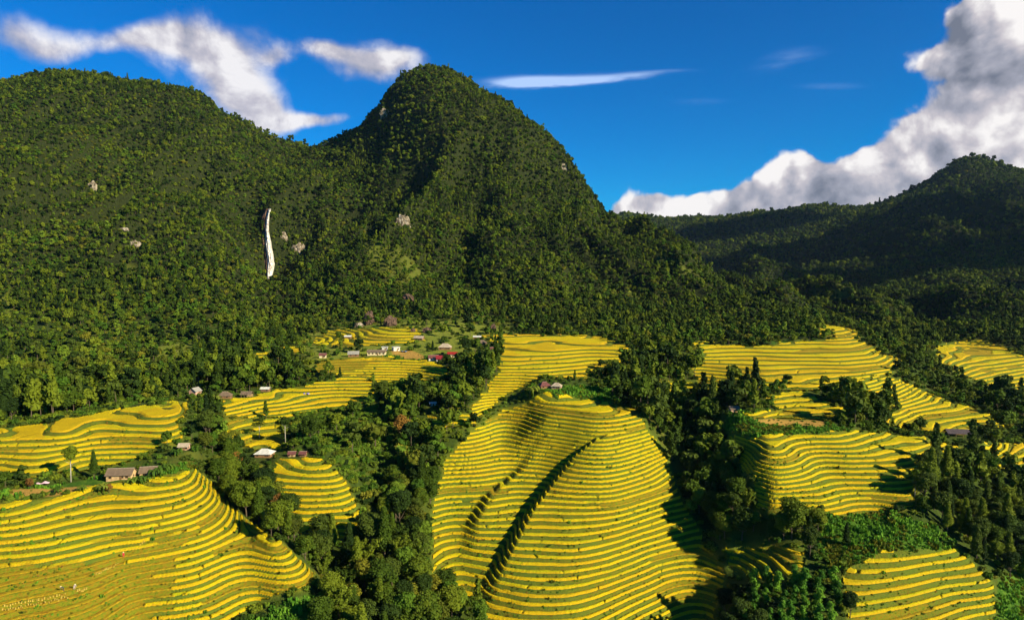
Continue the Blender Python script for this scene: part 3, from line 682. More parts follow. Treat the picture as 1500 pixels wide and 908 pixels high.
def crown(rng, h, w, base, nl, per, size, style='round', core=True):
    g = Geo()
    for i in range(nl):
        t = (i + .5) / nl
        if style == 'round':
            ang = i * 2.4 + rng.uniform(-.4, .4); z = base + (h - base) * (0.22 + 0.62 * rng.random())
            prof_ = math.sin(math.pi * min(.97, max(.12, (z - base) / (h - base)))) ** .6
            rr = w * .5 * .62 * math.sqrt(t) * prof_
            lr = w * rng.uniform(.17, .29); r = (lr, lr, lr * rng.uniform(.7, 1.0))
            c = (rr * math.cos(ang), rr * math.sin(ang), z)
        elif style == 'tall':
            ang = i * 2.4; z = base + (h - base) * (0.08 + 0.86 * t); rr = w * .22 * (1.1 - t) * rng.uniform(.3, 1.2)
            lr = w * .5 * (0.85 - .55 * t) * rng.uniform(.75, 1.1); r = (lr, lr, lr * 1.15); c = (rr * math.cos(ang), rr * math.sin(ang), z)
        elif style == 'flat':
            ang = i * 2.4; z = h - (h - base) * rng.uniform(.15, .75); rr = w * .42 * math.sqrt(t); lr = w * rng.uniform(.14, .22)
            r = (lr, lr, lr * .45); c = (rr * math.cos(ang), rr * math.sin(ang), z)
        elif style == 'bush':
            ang = i * 2.4; rr = w * .36 * math.sqrt(t); lr = w * rng.uniform(.18, .28); r = (lr, lr, h * rng.uniform(.35, .55)); c = (rr * math.cos(ang), rr * math.sin(ang), h * .4)
        if core: g.blob(c, [x * .72 for x in r], 1, .2, rng)
        leaves(g, c, r, per, size, rng)
    return g
def trunk(rng, h, base, r0, w, style='round', lean=0.0):
    g = Geo(); top = base + (h - base) * .55
    lx, ly = rng.uniform(-1, 1) * lean, rng.uniform(-1, 1) * lean
    pts_ = [(0, 0, -1.0), (lx * .2, ly * .2, base * .5), (lx * .7, ly * .6, base), (lx, ly, top)]
    g.tube(pts_, [r0 * 1.3, r0, r0 * .8, r0 * .3])
    if style != 'tall':
        for i in range(5):
            a = i * 1.256 + rng.uniform(-.3, .3); z0 = base * rng.uniform(.75, 1.05)
            e = (w * .3 * math.cos(a), w * .3 * math.sin(a), min(h * .86, z0 + w * rng.uniform(.18, .34)))
            g.tube([(lx * .6, ly * .6, z0), (e[0] * .5, e[1] * .5, (z0 + e[2]) / 2 - .1), e], [r0 * .5, r0 * .35, r0 * .12], 5)
    return g
PLANTS = {}
def make_tree_kind(key, seed, h, w, base, nl, per, size, style, leaf, bark='bark', r0=0.22, core=True, lean=.4):
    rng = np.random.default_rng(seed)
    c = crown(rng, h, w, base, nl, per, size, style, core).mesh('crown', [MB[leaf]])
    t = trunk(rng, h, base, r0, w, style, lean).mesh('trunk', [MB[bark]], True)
    PLANTS[key] = [('crown', c), ('trunk', t)]
make_tree_kind('broad_a', 1, 12, 9.5, 3.2, 22, 210, .52, 'round', 'mid')
make_tree_kind('broad_b', 2, 14, 8.5, 4.5, 20, 210, .52, 'round', 'dark')
make_tree_kind('broad_c', 3, 9.5, 8, 2.0, 18, 210, .50, 'round', 'mid')
make_tree_kind('broad_d', 4, 11, 7, 3.0, 17, 210, .50, 'round', 'bright')
make_tree_kind('slender_a', 5, 16, 5.0, 3.0, 20, 160, .48, 'tall', 'mid')
make_tree_kind('slender_b', 6, 14, 4.2, 1.5, 18, 160, .46, 'tall', 'dark')
make_tree_kind('orange', 7, 10, 8, 2.2, 14, 110, .60, 'round', 'orange', core=False)
make_tree_kind('flat', 8, 9, 8, 6.2, 9, 70, .6, 'flat', 'yellow', 'pale', .16, core=False)
make_tree_kind('lone', 9, 13, 6.0, 8.2, 9, 130, .62, 'round', 'mid', 'pale', .18)
make_tree_kind('yellowish', 10, 10, 8, 2.5, 12, 140, .7, 'round', 'yellow')
def bamboo_mesh(seed, h, spread, stems, leaf):
    rng = np.random.default_rng(seed); g = Geo(); st = Geo()
    for i in range(stems):
        a = rng.uniform(0, 6.28); r = spread * rng.uniform(.05, .3); out = spread * rng.uniform(.4, 1.0); hh = h * rng.uniform(.7, 1.0)
        pp = []
        for t in np.linspace(0, 1, 7):
            rr = r + out * t ** 2.4; pp.append((rr * math.cos(a), rr * math.sin(a), hh * (t - .18 * t ** 4) - (.6 if t == 0 else 0)))
        st.tube(pp, [.07] * 4 + [.05, .03, .015], 4)
        for t in np.linspace(.28, 1, 10):
            rr = r + out * t ** 2.4; c = (rr * math.cos(a), rr * math.sin(a), hh * (t - .18 * t ** 4))
            leaves(g, c, (.85, .85, .75), 16, .55, rng, .2)
    return [('crown', g.mesh('crown', [MB[leaf]])), ('stem', st.mesh('stem', [MB['bark']], True))]
PLANTS['bamboo_a'] = bamboo_mesh(21, 13, 4.2, 16, 'mid')
PLANTS['bamboo_b'] = bamboo_mesh(22, 10, 3.4, 13, 'bright')
def grove_mesh(seed):
    rng = np.random.default_rng(seed); g = Geo(); st = Geo()
    for i in range(8):
        z = 1.8 + i * .95; r = 1.55 - .05 * i + rng.uniform(-.3, .3); c = (rng.uniform(-.9, .9), rng.uniform(-.9, .9), z)
        g.blob(c, (r * .75, r * .75, r * .7), 1, .15, rng); leaves(g, c, (r, r, r * .85), 90, .5, rng)
    st.tube([(0, 0, -.8), (0, 0, 5), (.2, 0, 9.5)], [.1, .08, .03], 5)
    return [('crown', g.mesh('crown', [MB['grove']])), ('stem', st.mesh('stem', [MB['bark']], True))]
PLANTS['grove_a'] = grove_mesh(31); PLANTS['grove_b'] = grove_mesh(32)
def banana_mesh(seed):
    rng = np.random.default_rng(seed); g = Geo(); st = Geo()
    for s_ in range(3):
        bx, by = rng.uniform(-1.1, 1.1, 2); H = rng.uniform(1.8, 2.8)
        st.tube([(bx, by, -.4), (bx, by, H * .6), (bx + .05, by, H)], [.2, .17, .1], 7)
        for i in range(8):
            a = i * 2.4 + rng.uniform(-.3, .3); L = rng.uniform(1.9, 2.7); wd_ = .42; up = rng.uniform(.5, 1.25)
            prev = None; vs = []; fs = []
            for j, t in enumerate(np.linspace(0, 1, 7)):
                r = L * t * (1 - .12 * t); z = H + up * math.sin(t * 2.2) * 1.1 - 1.3 * t ** 2.5; ww = wd_ * math.sin(math.pi * (.08 + .88 * t)) ** .7
                cx, cy = bx + r * math.cos(a), by + r * math.sin(a); nx, ny = -math.sin(a) * ww, math.cos(a) * ww
                vs += [(cx + nx, cy + ny, z - ww * .3), (cx, cy, z), (cx - nx, cy - ny, z - ww * .3)]
                if j: b = 3 * j; fs += [(b - 3, b - 2, b + 1, b), (b - 2, b - 1, b + 2, b + 1)]
            g.add(vs, fs)
    return [('leaf_crown', g.mesh('leaf_crown', [MB['banana']])), ('stem', st.mesh('stem', [MB['bright']], True))]
PLANTS['banana_a'] = banana_mesh(41); PLANTS['banana_b'] = banana_mesh(42)
_used = {}
def plant(kind, name, x, y, z, s=1.0, rz=0.0, label='', cat='tree', group=None, sz=None):
    o = bpy.data.objects.new(name, None); o.empty_display_size = .5; COL.objects.link(o)
    o.location = (x, y, z); o.rotation_euler = (0, 0, rz); o.scale = (s, s, sz or s)
    for nm, me in PLANTS[kind]:
        c = bpy.data.objects.new(nm, me); COL.objects.link(c); c.parent = o
    tag(o, label, cat, group); return o

# ------------------------------------------------------------------ where things grow
def visible_map():
    v = HZ / GY; vt = (HZ + 7) / GY
    rm = np.maximum.accumulate(v, axis=0)
    return vt > rm - 0.012
VIS = visible_map()
def vis_at(x, y):
    c = np.clip(((x / y - U0) / LU).round().astype(int), 0, NC - 1); r = np.clip(np.interp(np.log(y), gw, np.arange(NR)).round().astype(int), 0, NR - 1)
    return VIS[r, c], FID[r, c]
TREEZ = [  # woods one can see near the drone: (zone outline as the trees' feet, phrase, kinds, density)
 ([(290,612),(322,606),(345,660),(392,700),(420,750),(440,800),(480,850),(455,868),(430,820),(360,765),(322,715),(296,660)], 'in the narrow left gully', 'gully', 1.0),
 ([(560,580),(640,590),(690,575),(702,590),(655,640),(645,700),(628,760),(632,870),(700,905),(740,1100),(455,1100),(470,905),(520,840),(560,790),(565,700),(600,640)], 'in the gully left of the central ridge', 'gully', 1.0),
 ([(655,558),(690,538),(735,540),(720,575),(690,600),(650,590)], 'below the red roofed houses', 'gully', .8),
 ([(890,545),(950,520),(1010,545),(1062,580),(1068,650),(1090,690),(1100,748),(1130,775),(1110,800),(1055,800),(1030,770),(1003,715),(975,655),(935,600),(895,585)], 'in the gully right of the central ridge', 'gully', 1.15),
 ([(1120,765),(1215,765),(1225,800),(1190,820),(1110,800)], 'at the foot of the right rice hill', 'dark', .45),
 ([(1345,690),(1410,670),(1560,690),(1640,900),(1500,860),(1440,830),(1400,790),(1350,760)], 'on the dark lower right slope', 'dark', 1.0),
 ([(1205,600),(1250,575),(1300,572),(1315,600),(1290,640),(1240,632)], 'behind the right rice hill', 'dark', .75),
 ([(1070,560),(1110,560),(1120,590),(1105,606),(1060,604)], 'by the hut near the grass plot', 'dark', .9),
 ([(1480,560),(1600,590),(1620,650),(1480,650),(1440,600)], 'above the shelter at right edge', 'dark', .5),
 ([(1070,556),(1150,548),(1180,556),(1170,568),(1080,574)], 'before the upper right terraces', 'dark', .6),
 ([(340,540),(440,540),(450,560),(400,572),(300,576),(250,570)], 'behind the brown huts at left', 'dark', .9),
 ([(440,620),(470,600),(560,610),(570,680),(520,680),(450,660)], 'on the shrubby slope at centre left', 'gully', .16),
 ([(390,690),(420,750),(440,800),(500,800),(560,790),(560,830),(500,850),(440,830)], 'below the small round rice hill', 'dark', .9),
 ([(-300,560),(250,575),(50,618),(-300,650)], 'just behind the left rice knoll', 'dark', .9),
]
EXCL = [(x, y, r + 2.0) for x, y, r in BENCH]
def free(x, y):
    m = np.ones(len(x), bool)
    for ex, ey, er in EXCL:
        m &= np.hypot(x - ex, y - ey) > er
        L_ = math.hypot(ex, ey); ux, uy = ex / L_, ey / L_; al = L_ - (x * ux + y * uy); la = np.abs(-x * uy + y * ux + 0 * al)
        m &= ~((al > 0) & (al < 30) & (la < er - 1))
    return m
def jgrid(x0, x1, y0, y1, s):
    xs, ys = np.meshgrid(np.arange(x0, x1, s), np.arange(y0, y1, s)); xs = xs.ravel() + RNG.uniform(-.45, .45, xs.size) * s; ys = ys.ravel() + RNG.uniform(-.45, .45, ys.size) * s
    k_ = np.abs(xs / ys) < 0.95; return xs[k_], ys[k_]
# sight-line corridor kept clear for the huts: feet of trees right in front of them
FRONT = [(150,745,250,700)]
WATERFALL = [(390,303),(397,303),(403,412),(387,412)]
fk = {'gully': ['broad_a', 'broad_a', 'broad_b', 'broad_c', 'bamboo_a', 'broad_d', 'slender_a', 'yellowish'], 'dark': ['broad_b', 'broad_b', 'broad_a', 'slender_b', 'broad_c', 'slender_a']}
WORDS = {'broad_a': ('broadleaf_tree', 'olive spreading tree', 'tree'), 'broad_b': ('broadleaf_tree', 'tall dark tree', 'tree'), 'broad_c': ('broadleaf_tree', 'low round tree', 'tree'),
 'broad_d': ('broadleaf_tree', 'fresh green tree', 'tree'), 'slender_a': ('slender_tree', 'slim tall olive tree', 'tree'), 'slender_b': ('slender_tree', 'narrow dark tree', 'tree'),
 'bamboo_a': ('bamboo_clump', 'arching bamboo clump', 'bamboo'), 'bamboo_b': ('bamboo_clump', 'bright arching bamboo clump', 'bamboo'), 'yellowish': ('broadleaf_tree', 'yellowing round tree', 'tree'), 'orange': ('dry_tree', 'dry orange brown tree', 'tree')}
xs, ys = jgrid(-480, 560, 175, 480, 5.6)
zs = ground(xs, ys); vv, ff = vis_at(xs, ys)
PX_, PY_ = project(xs, ys, zs)
ok = vv & (ff < 0) & free(xs, ys) & (PX_ > -60) & (PX_ < 1560) & (PY_ < 1010)
near_pick = []; used_near = np.zeros(len(xs), bool)
for zi, (poly, phrase, pal, dn) in enumerate(TREEZ):
    m = ok & ~used_near & inpoly(PX_, PY_, poly) & (RNG.random(len(xs)) < dn)
    used_near |= m
    for i in np.nonzero(m)[0]: near_pick.append((ys[i], xs[i], zs[i], zi))
near_pick.sort()
print('near trees', len(near_pick))
INDIV, REST = near_pick[:270], near_pick[270:]
def ordinal(n_):
    base_ = ['', 'first', 'second', 'third', 'fourth', 'fifth', 'sixth', 'seventh', 'eighth', 'ninth', 'tenth', 'eleventh', 'twelfth', 'thirteenth', 'fourteenth', 'fifteenth', 'sixteenth', 'seventeenth', 'eighteenth', 'nineteenth']
    if n_ < 20: return base_[n_]
    t_ = {2: 'twent', 3: 'thirt', 4: 'fort', 5: 'fift'}[n_ // 10]
    return t_ + 'ieth' if n_ % 10 == 0 else t_ + 'y-' + base_[n_ % 10]
byk = {}
for y, x, z, zi in INDIV:
    kd = random.choice(fk[TREEZ[zi][2]]); byk.setdefault((WORDS[kd][1], zi), []).append((float(project(x, y, z)[0]), x, y, z, kd))
for (words_, zi), lst in byk.items():
    lst.sort()
    for j_, (pxx, x, y, z, kd) in enumerate(lst):
        nm, lb, ct = WORDS[kd]; s_ = random.uniform(.62, 1.12) * (.78 if y > 330 else 1) * (.8 if zi == 3 and pxx < 1010 else 1)
        lab = '%s %s' % (lb, TREEZ[zi][1]) if len(lst) == 1 else '%s, %s from left %s' % (lb, ordinal(j_ + 1), TREEZ[zi][1])
        plant(kd, nm, x, y, z, s_, random.uniform(0, 6.28), lab, ct, lb + 's ' + TREEZ[zi][1], s_ * random.uniform(.85, 1.1))

# ------------------------------------------------------------------ forest: low detail copies scattered by geometry nodes
def variant(name, key=None, build=None):
    me = build
    o = bpy.data.objects.new(name, me); return o
def joined(seed, h, w, base, nl, per, size, style, leaf, bark='bark', trunk_=True):
    rng = np.random.default_rng(seed); g = crown(rng, h, w, base, nl, per, size, style)
    nleaf = len(g.f)
    if trunk_: g.tube([(0, 0, -2), (0, 0, base), (0, 0, h * .6)], [.25, .18, .08], 5)
    me = g.mesh('forest_tree', [MB[leaf], MB[bark]])
    mi = np.zeros(len(me.polygons), np.int32); mi[nleaf:] = 1; me.polygons.foreach_set('material_index', mi)
    return me
def scatter(name, P3, scl, vid, variants, label=None, kind='stuff', rot=None):
    me = bpy.data.meshes.new(name); n_ = len(P3)
    me.vertices.add(n_); me.vertices.foreach_set('co', np.asarray(P3, np.float32).ravel())
    a = me.attributes.new('scl', 'FLOAT_VECTOR', 'POINT'); a.data.foreach_set('vector', np.asarray(scl, np.float32).ravel())
    a = me.attributes.new('vid', 'INT', 'POINT'); a.data.foreach_set('value', np.asarray(vid, np.int32))
    r_ = np.zeros((n_, 3), np.float32); r_[:, 2] = RNG.uniform(0, 6.28, n_)
    r_[:, 0] = RNG.normal(0, .05, n_); r_[:, 1] = RNG.normal(0, .05, n_)
    a = me.attributes.new('rot', 'FLOAT_VECTOR', 'POINT'); a.data.foreach_set('vector', r_.ravel())
    ob = bpy.data.objects.new(name, me); COL.objects.link(ob)
    cl = bpy.data.collections.new(name + '_kinds')
    for i, v in enumerate(variants):
        v.name = '%s_kind_%02d' % (name, i); cl.objects.link(v)
    ng = bpy.data.node_groups.new(name, 'GeometryNodeTree')
    ng.interface.new_socket('Geometry', in_out='INPUT', socket_type='NodeSocketGeometry'); ng.interface.new_socket('Geometry', in_out='OUTPUT', socket_type='NodeSocketGeometry')
    N, L = ng.nodes, ng.links
    gi = N.new('NodeGroupInput'); go = N.new('NodeGroupOutput'); ip = N.new('GeometryNodeInstanceOnPoints'); ci = N.new('GeometryNodeCollectionInfo')
    ci.inputs['Collection'].default_value = cl; ci.inputs['Separate Children'].default_value = True; ci.inputs['Reset Children'].default_value = True
    def na(nm, ty):
        q = N.new('GeometryNodeInputNamedAttribute'); q.data_type = ty; q.inputs['Name'].default_value = nm
        return [o for o in q.outputs if o.enabled and o.name == 'Attribute'][0]
    L.new(gi.outputs[0], ip.inputs['Points']); L.new(ci.outputs[0], ip.inputs['Instance']); ip.inputs['Pick Instance'].default_value = True
    L.new(na('vid', 'INT'), ip.inputs['Instance Index']); L.new(na('scl', 'FLOAT_VECTOR'), ip.inputs['Scale'])
    e2r = N.new('FunctionNodeEulerToRotation'); L.new(na('rot', 'FLOAT_VECTOR'), e2r.inputs[0]); L.new(e2r.outputs[0], ip.inputs['Rotation'])
    L.new(ip.outputs[0], go.inputs[0])
    md = ob.modifiers.new('scatter', 'NODES'); md.node_group = ng
    tag(ob, label, None, None, kind); return ob
LOW = [joined(51, 12, 9, 2, 8, 46, 1.5, 'round', 'mid'), joined(52, 13, 8, 3, 7, 46, 1.45, 'round', 'dark'), joined(53, 10, 8, 2, 7, 46, 1.4, 'round', 'mid'),
       joined(54, 16, 5, 2, 8, 34, 1.2, 'tall', 'dark'), joined(55, 15, 5.5, 3, 8, 34, 1.2, 'tall', 'mid'), joined(56, 10, 8, 2, 7, 46, 1.4, 'round', 'bright'), joined(57, 9, 8, 2, 7, 46, 1.3, 'round', 'yellow')]
LOWV = [bpy.data.objects.new('kind', m) for m in LOW]
P_all = []; S_all = []; V_all = []
def grow(xs, ys, zs, s, wts, sz=None):
    n_ = len(xs)
    # stands: the mix of kinds drifts over the slopes
    drift = fbm(xs / 120, ys / 120, 3)
    w0 = np.array(wts, float)[None, :] * np.ones((n_, 1)); w0[:, 3:5] *= np.exp(drift * 3)[:, None]; w0[:, 5:] *= np.exp(-drift * 4)[:, None]
    w0 /= w0.sum(1)[:, None]; cs = w0.cumsum(1); vid = (RNG.random(n_)[:, None] > cs).sum(1).clip(0, 6)
    sc = s * (RNG.uniform(.55, 1.1, n_) + .75 * RNG.random(n_) * (RNG.random(n_) < .22)); szz = sc * RNG.uniform(.8, 1.2, n_)
    P_all.append(np.stack([xs, ys, zs - .3], 1)); S_all.append(np.stack([sc, sc, szz], 1)); V_all.append(vid)
rx = np.array([r[1] for r in REST]); ry = np.array([r[0] for r in REST]); rz_ = np.array([r[2] for r in REST])
if len(rx): grow(rx, ry, rz_, .95, [3, 3, 3, 1, 2, 1.5, .6])
def zone(x0, x1, y0, y1, s, scale, wts, keep=1.0, near=False, sz=1.0):
    xs, ys = jgrid(x0, x1, y0, y1, s); zs = ground(xs, ys); v, f = vis_at(xs, ys)
    px, py = project(xs, ys, zs)
    m = v & (f < 0) & (px > -260) & (px < 1760)
    md = ground(xs, ys, MEADc); gr = ground(xs, ys, GRS)
    kp = keep * (1 - .93 * np.clip(md, 0, 1)) * (1 - np.clip(gr * 1.2, 0, 1))
    kp = kp * np.clip(0.8 + 1.2 * fbm(xs / 60, ys / 60, 3) + .35, .72 if y0 >= 640 else .25, 1)
    if near: kp = kp * np.where(inpoly(px, py, [(430,600),(560,595),(610,640),(600,700),(540,740),(510,700),(450,660)]), .35, 1)
    m &= (RNG.random(len(xs)) < kp) & ~inpoly(px, py - 4, WATERFALL)
    if near:
        m &= free(xs, ys)
        for poly, *_ in TREEZ: m &= ~inpoly(px, py, poly)
        m &= ~((px > 560) & (px < 1110) & (py > 560) & (ys < 480) & (py < 700) & (px > 700) & (px < 900))
    grow(xs[m], ys[m], zs[m], scale, wts)
    print('zone', y0, m.sum())
zone(-420, 440, 175, 330, 7.5, .62, [3, 2, 4, .5, 1, 3, 1.5], .35, True)
zone(-620, 620, 330, 640, 6.0, .68, [3, 2, 4, .7, 1.2, 3, 1.6], .55, True)
zone(-1250, 1250, 640, 1150, 5.2, .62, [3, 3, 3.5, .6, 1.0, 2.0, 1.0], .97)
zone(-1700, 1500, 1150, 1750, 6.6, .76, [3, 3, 3.5, .5, .8, 1.8, .8], 1)
zone(-900, 2100, 1750, 2700, 10, 1.1, [3, 4, 3, .2, .3, 1, .3], 1)
zone(-1600, 3200, 2700, 4600, 15, 1.5, [3, 4, 3, 0, .1, .6, .1], 1)
FOREST_READY = True
scatter('forest', np.concatenate(P_all), np.concatenate(S_all), np.concatenate(V_all), LOWV, 'dense green forest covering the mountains and filling the slopes around the terraces')
print('forest', sum(len(a) for a in P_all))

# ------------------------------------------------------------------ undergrowth near the drone
BUSH = [crown(np.random.default_rng(60 + i), h, w, .2, 5, n_, sz, 'bush').mesh('shrub', [MB[lf]]) for i, (h, w, n_, sz, lf) in enumerate([(2.2, 3.4, 34, .55, 'mid'), (1.6, 2.8, 34, .5, 'bright'), (2.6, 3.0, 34, .55, 'bright'), (1.3, 2.4, 30, .45, 'yellow'), (2.4, 3.6, 34, .6, 'dark')])]
BV = [bpy.data.objects.new('kind', m) for m in BUSH]
xs, ys = jgrid(-430, 470, 160, 420, 2.7); zs = ground(xs, ys); v, f = vis_at(xs, ys); px, py = project(xs, ys, zs)
tmv = ground(xs, ys, TM)
xs2, ys2 = jgrid(-620, 640, 420, 760, 4.6); zs2 = ground(xs2, ys2); v2, f2 = vis_at(xs2, ys2); px2, py2 = project(xs2, ys2, zs2)
xs, ys, zs, v, f, px, py = [np.concatenate(t) for t in ((xs, xs2), (ys, ys2), (zs, zs2), (v, v2), (f, f2), (px, px2), (py, py2))]
gr = ground(xs, ys, GRS); md = ground(xs, ys, MEADc)
lush = inpoly(px, py, [(430,600),(560,595),(610,640),(600,700),(540,740),(510,700),(450,660)])
fm = np.ones(len(xs), bool)
for ex, ey, er in BENCH: fm &= np.hypot(xs - ex, ys - ey) > er + .3
kp = np.clip(.85 + .9 * fbm(xs / 25, ys / 25, 2) + lush, .25, 1) * (1 - .75 * np.clip(md, 0, 1)) * (1 - .15 * np.clip(gr, 0, 1))
m = v & (f < 0) & fm & (px > -120) & (px < 1620) & (RNG.random(len(xs)) < kp)
wsc = np.where(gr[m] > .4, .42, 1.0) * np.where(lush[m], 1.25, 1.0) * np.where(ys[m] > 420, 1.25, 1.0)
sc = RNG.uniform(.45, 1.15, m.sum()) * wsc
vid = np.where((gr[m] > .4) | (lush[m] & (RNG.random(m.sum()) < .6)), 1, RNG.choice(5, m.sum(), p=[.3, .22, .16, .14, .18]))
scatter('undergrowth', np.stack([xs[m], ys[m], zs[m] - .2], 1), np.stack([sc, sc, sc], 1), vid, BV, 'tangled green shrubs and weeds between the rice hills')
print('bushes', m.sum())

# ------------------------------------------------------------------ weeds and straw tufts along the banks
TUFT = []
for i, (lf, h, w, n_) in enumerate([('grove', .7, .8, 16), ('yellow', .6, .9, 16), ('dark', .8, 1.0, 18), ('orange', .45, .8, 12)]):
    rng = np.random.default_rng(90 + i); g = Geo()
    for j in range(n_):
        a = rng.uniform(0, 6.28); r = w * .5 * math.sqrt(rng.random()); hh = h * rng.uniform(.5, 1.1); b = rng.uniform(0, 6.28)
        x, y = r * math.cos(a), r * math.sin(a); ex, ey = .13 * math.cos(b), .13 * math.sin(b); ox, oy = rng.normal(0, .16, 2)
        g.add([(x - ex, y - ey, 0), (x + ex, y + ey, 0), (x + ex * .7 + ox, y + ey * .7 + oy, hh), (x - ex * .7 + ox, y - ey * .7 + oy, hh * .9)], [(0, 1, 2, 3)])
    TUFT.append(bpy.data.objects.new('kind', g.mesh('tuft', [MB[lf]])))
n_ = 300000
yy = np.exp(RNG.uniform(math.log(160), math.log(420), n_)); xx = RNG.uniform(-.82, .82, n_) * yy
keep_ = RNG.random(n_) < (yy / 420) ** .5
xx, yy = xx[keep_], yy[keep_]
c_ = np.clip(((xx / yy - U0) / LU).round().astype(int), 0, NC - 1); r_ = np.clip(np.interp(np.log(yy), gw, np.arange(NR)).round().astype(int), 0, NR - 1)
tt = T[r_, c_]; ff = FID[r_, c_]; dn = np.clip(.30 + 1.2 * perlin(xx / 9, yy / 9), .03, 1)
m = (ff >= 0) & VIS[r_, c_] & ((tt > .68) | (tt < .03)) & (RNG.random(len(xx)) < dn * .62)
xx, yy, tt = xx[m], yy[m], tt[m]; zz = ground(xx, yy)
sc = RNG.uniform(.3, .8, len(xx)) * (1 + 1.0 * (RNG.random(len(xx)) < .03))
scatter('bank_weeds', np.stack([xx, yy, zz - .05], 1), np.stack([sc, sc, sc], 1), RNG.choice(4, len(xx), p=[.44, .36, .04, .16]), TUFT, 'grass and weeds along the terrace banks')
print('weeds', len(xx))

xs, ys = jgrid(-300, 330, 165, 470, 1.15); zs = ground(xs, ys); g_ = ground(xs, ys, GRS) * (1 - ground(xs, ys, DRT)); v, f = vis_at(xs, ys)
m = v & (f < 0) & (g_ > .35) & (RNG.random(len(xs)) < .9)
for ex, ey, er in BENCH: m &= np.hypot(xs - ex, ys - ey) > er * .8
xs, ys, zs = xs[m], ys[m], zs[m]; sc = RNG.uniform(.8, 1.9, len(xs)) * (1 + .8 * (fbm(xs / 7, ys / 7, 2) > .25))
scatter('tall_grass', np.stack([xs, ys, zs - .05], 1), np.stack([sc, sc, sc], 1), np.where(fbm(xs / 12, ys / 12, 2) + RNG.normal(0, .25, len(xs)) > .25, 1, 0), TUFT, 'bright green tall grass on the plots and banks between the rice hills')
print('tall grass', len(xs))
# ------------------------------------------------------------------ buildings
def roof_mat(name, c, var=.3):
    m, k = new_mat(name); tc = k.n('ShaderNodeTexCoord').outputs['Object']
    w = k.n('ShaderNodeTexWave', bands_direction='X'); setin(w.inputs['Vector'], tc); w.inputs['Scale'].default_value = 1.6
    nn = k.noise(tc, .8, 5, .7)
    col_ = k.ramp(nn, [(0.3, tuple(x * (1 - var) for x in c)), (0.7, tuple(min(1, x * (1 + var * .6)) for x in c))])
    finish(k, principled(k, col_, .65, .3, bump(k, w.outputs['Fac'], .05, .8))); return m
RM = {'brown': roof_mat('weathered_brown_roof', (.17, .115, .075)), 'grey': roof_mat('grey_cement_roof', (.30, .28, .25)), 'white': roof_mat('white_tin_roof', (.62, .60, .55), .25),
      'red': roof_mat('red_tin_roof', (.34, .015, .015), .25), 'crimson': roof_mat('crimson_tin_roof', (.24, .012, .02), .25), 'maroon': roof_mat('maroon_tiled_roof', (.16, .055, .05)),
      'slate': roof_mat('dark_slate_roof', (.075, .055, .060)), 'tan': roof_mat('pale_brown_roof', (.42, .33, .24))}
WM = {'earth': plain_mat('earth_wall', (.46, .30, .15), scale=1.2), 'white': plain_mat('white_wall', (.55, .52, .46), var=.12), 'cream': plain_mat('cream_wall', (.62, .50, .30), var=.2),
      'wood': plain_mat('timber_wall', (.22, .12, .06), stretch=(6, 6, .4)), 'dark': plain_mat('dark_opening', (.02, .018, .015)), 'post': plain_mat('post_wood', (.26, .18, .11)),
      'frame': plain_mat('frame_wood', (.20, .11, .05)), 'pink': plain_mat('pinkish_wall', (.50, .30, .22))}
def part(nm, g, mats, parent, smooth_=False):
    o = bpy.data.objects.new(nm, g.mesh(nm, mats, smooth_)); COL.objects.link(o); o.parent = parent; return o
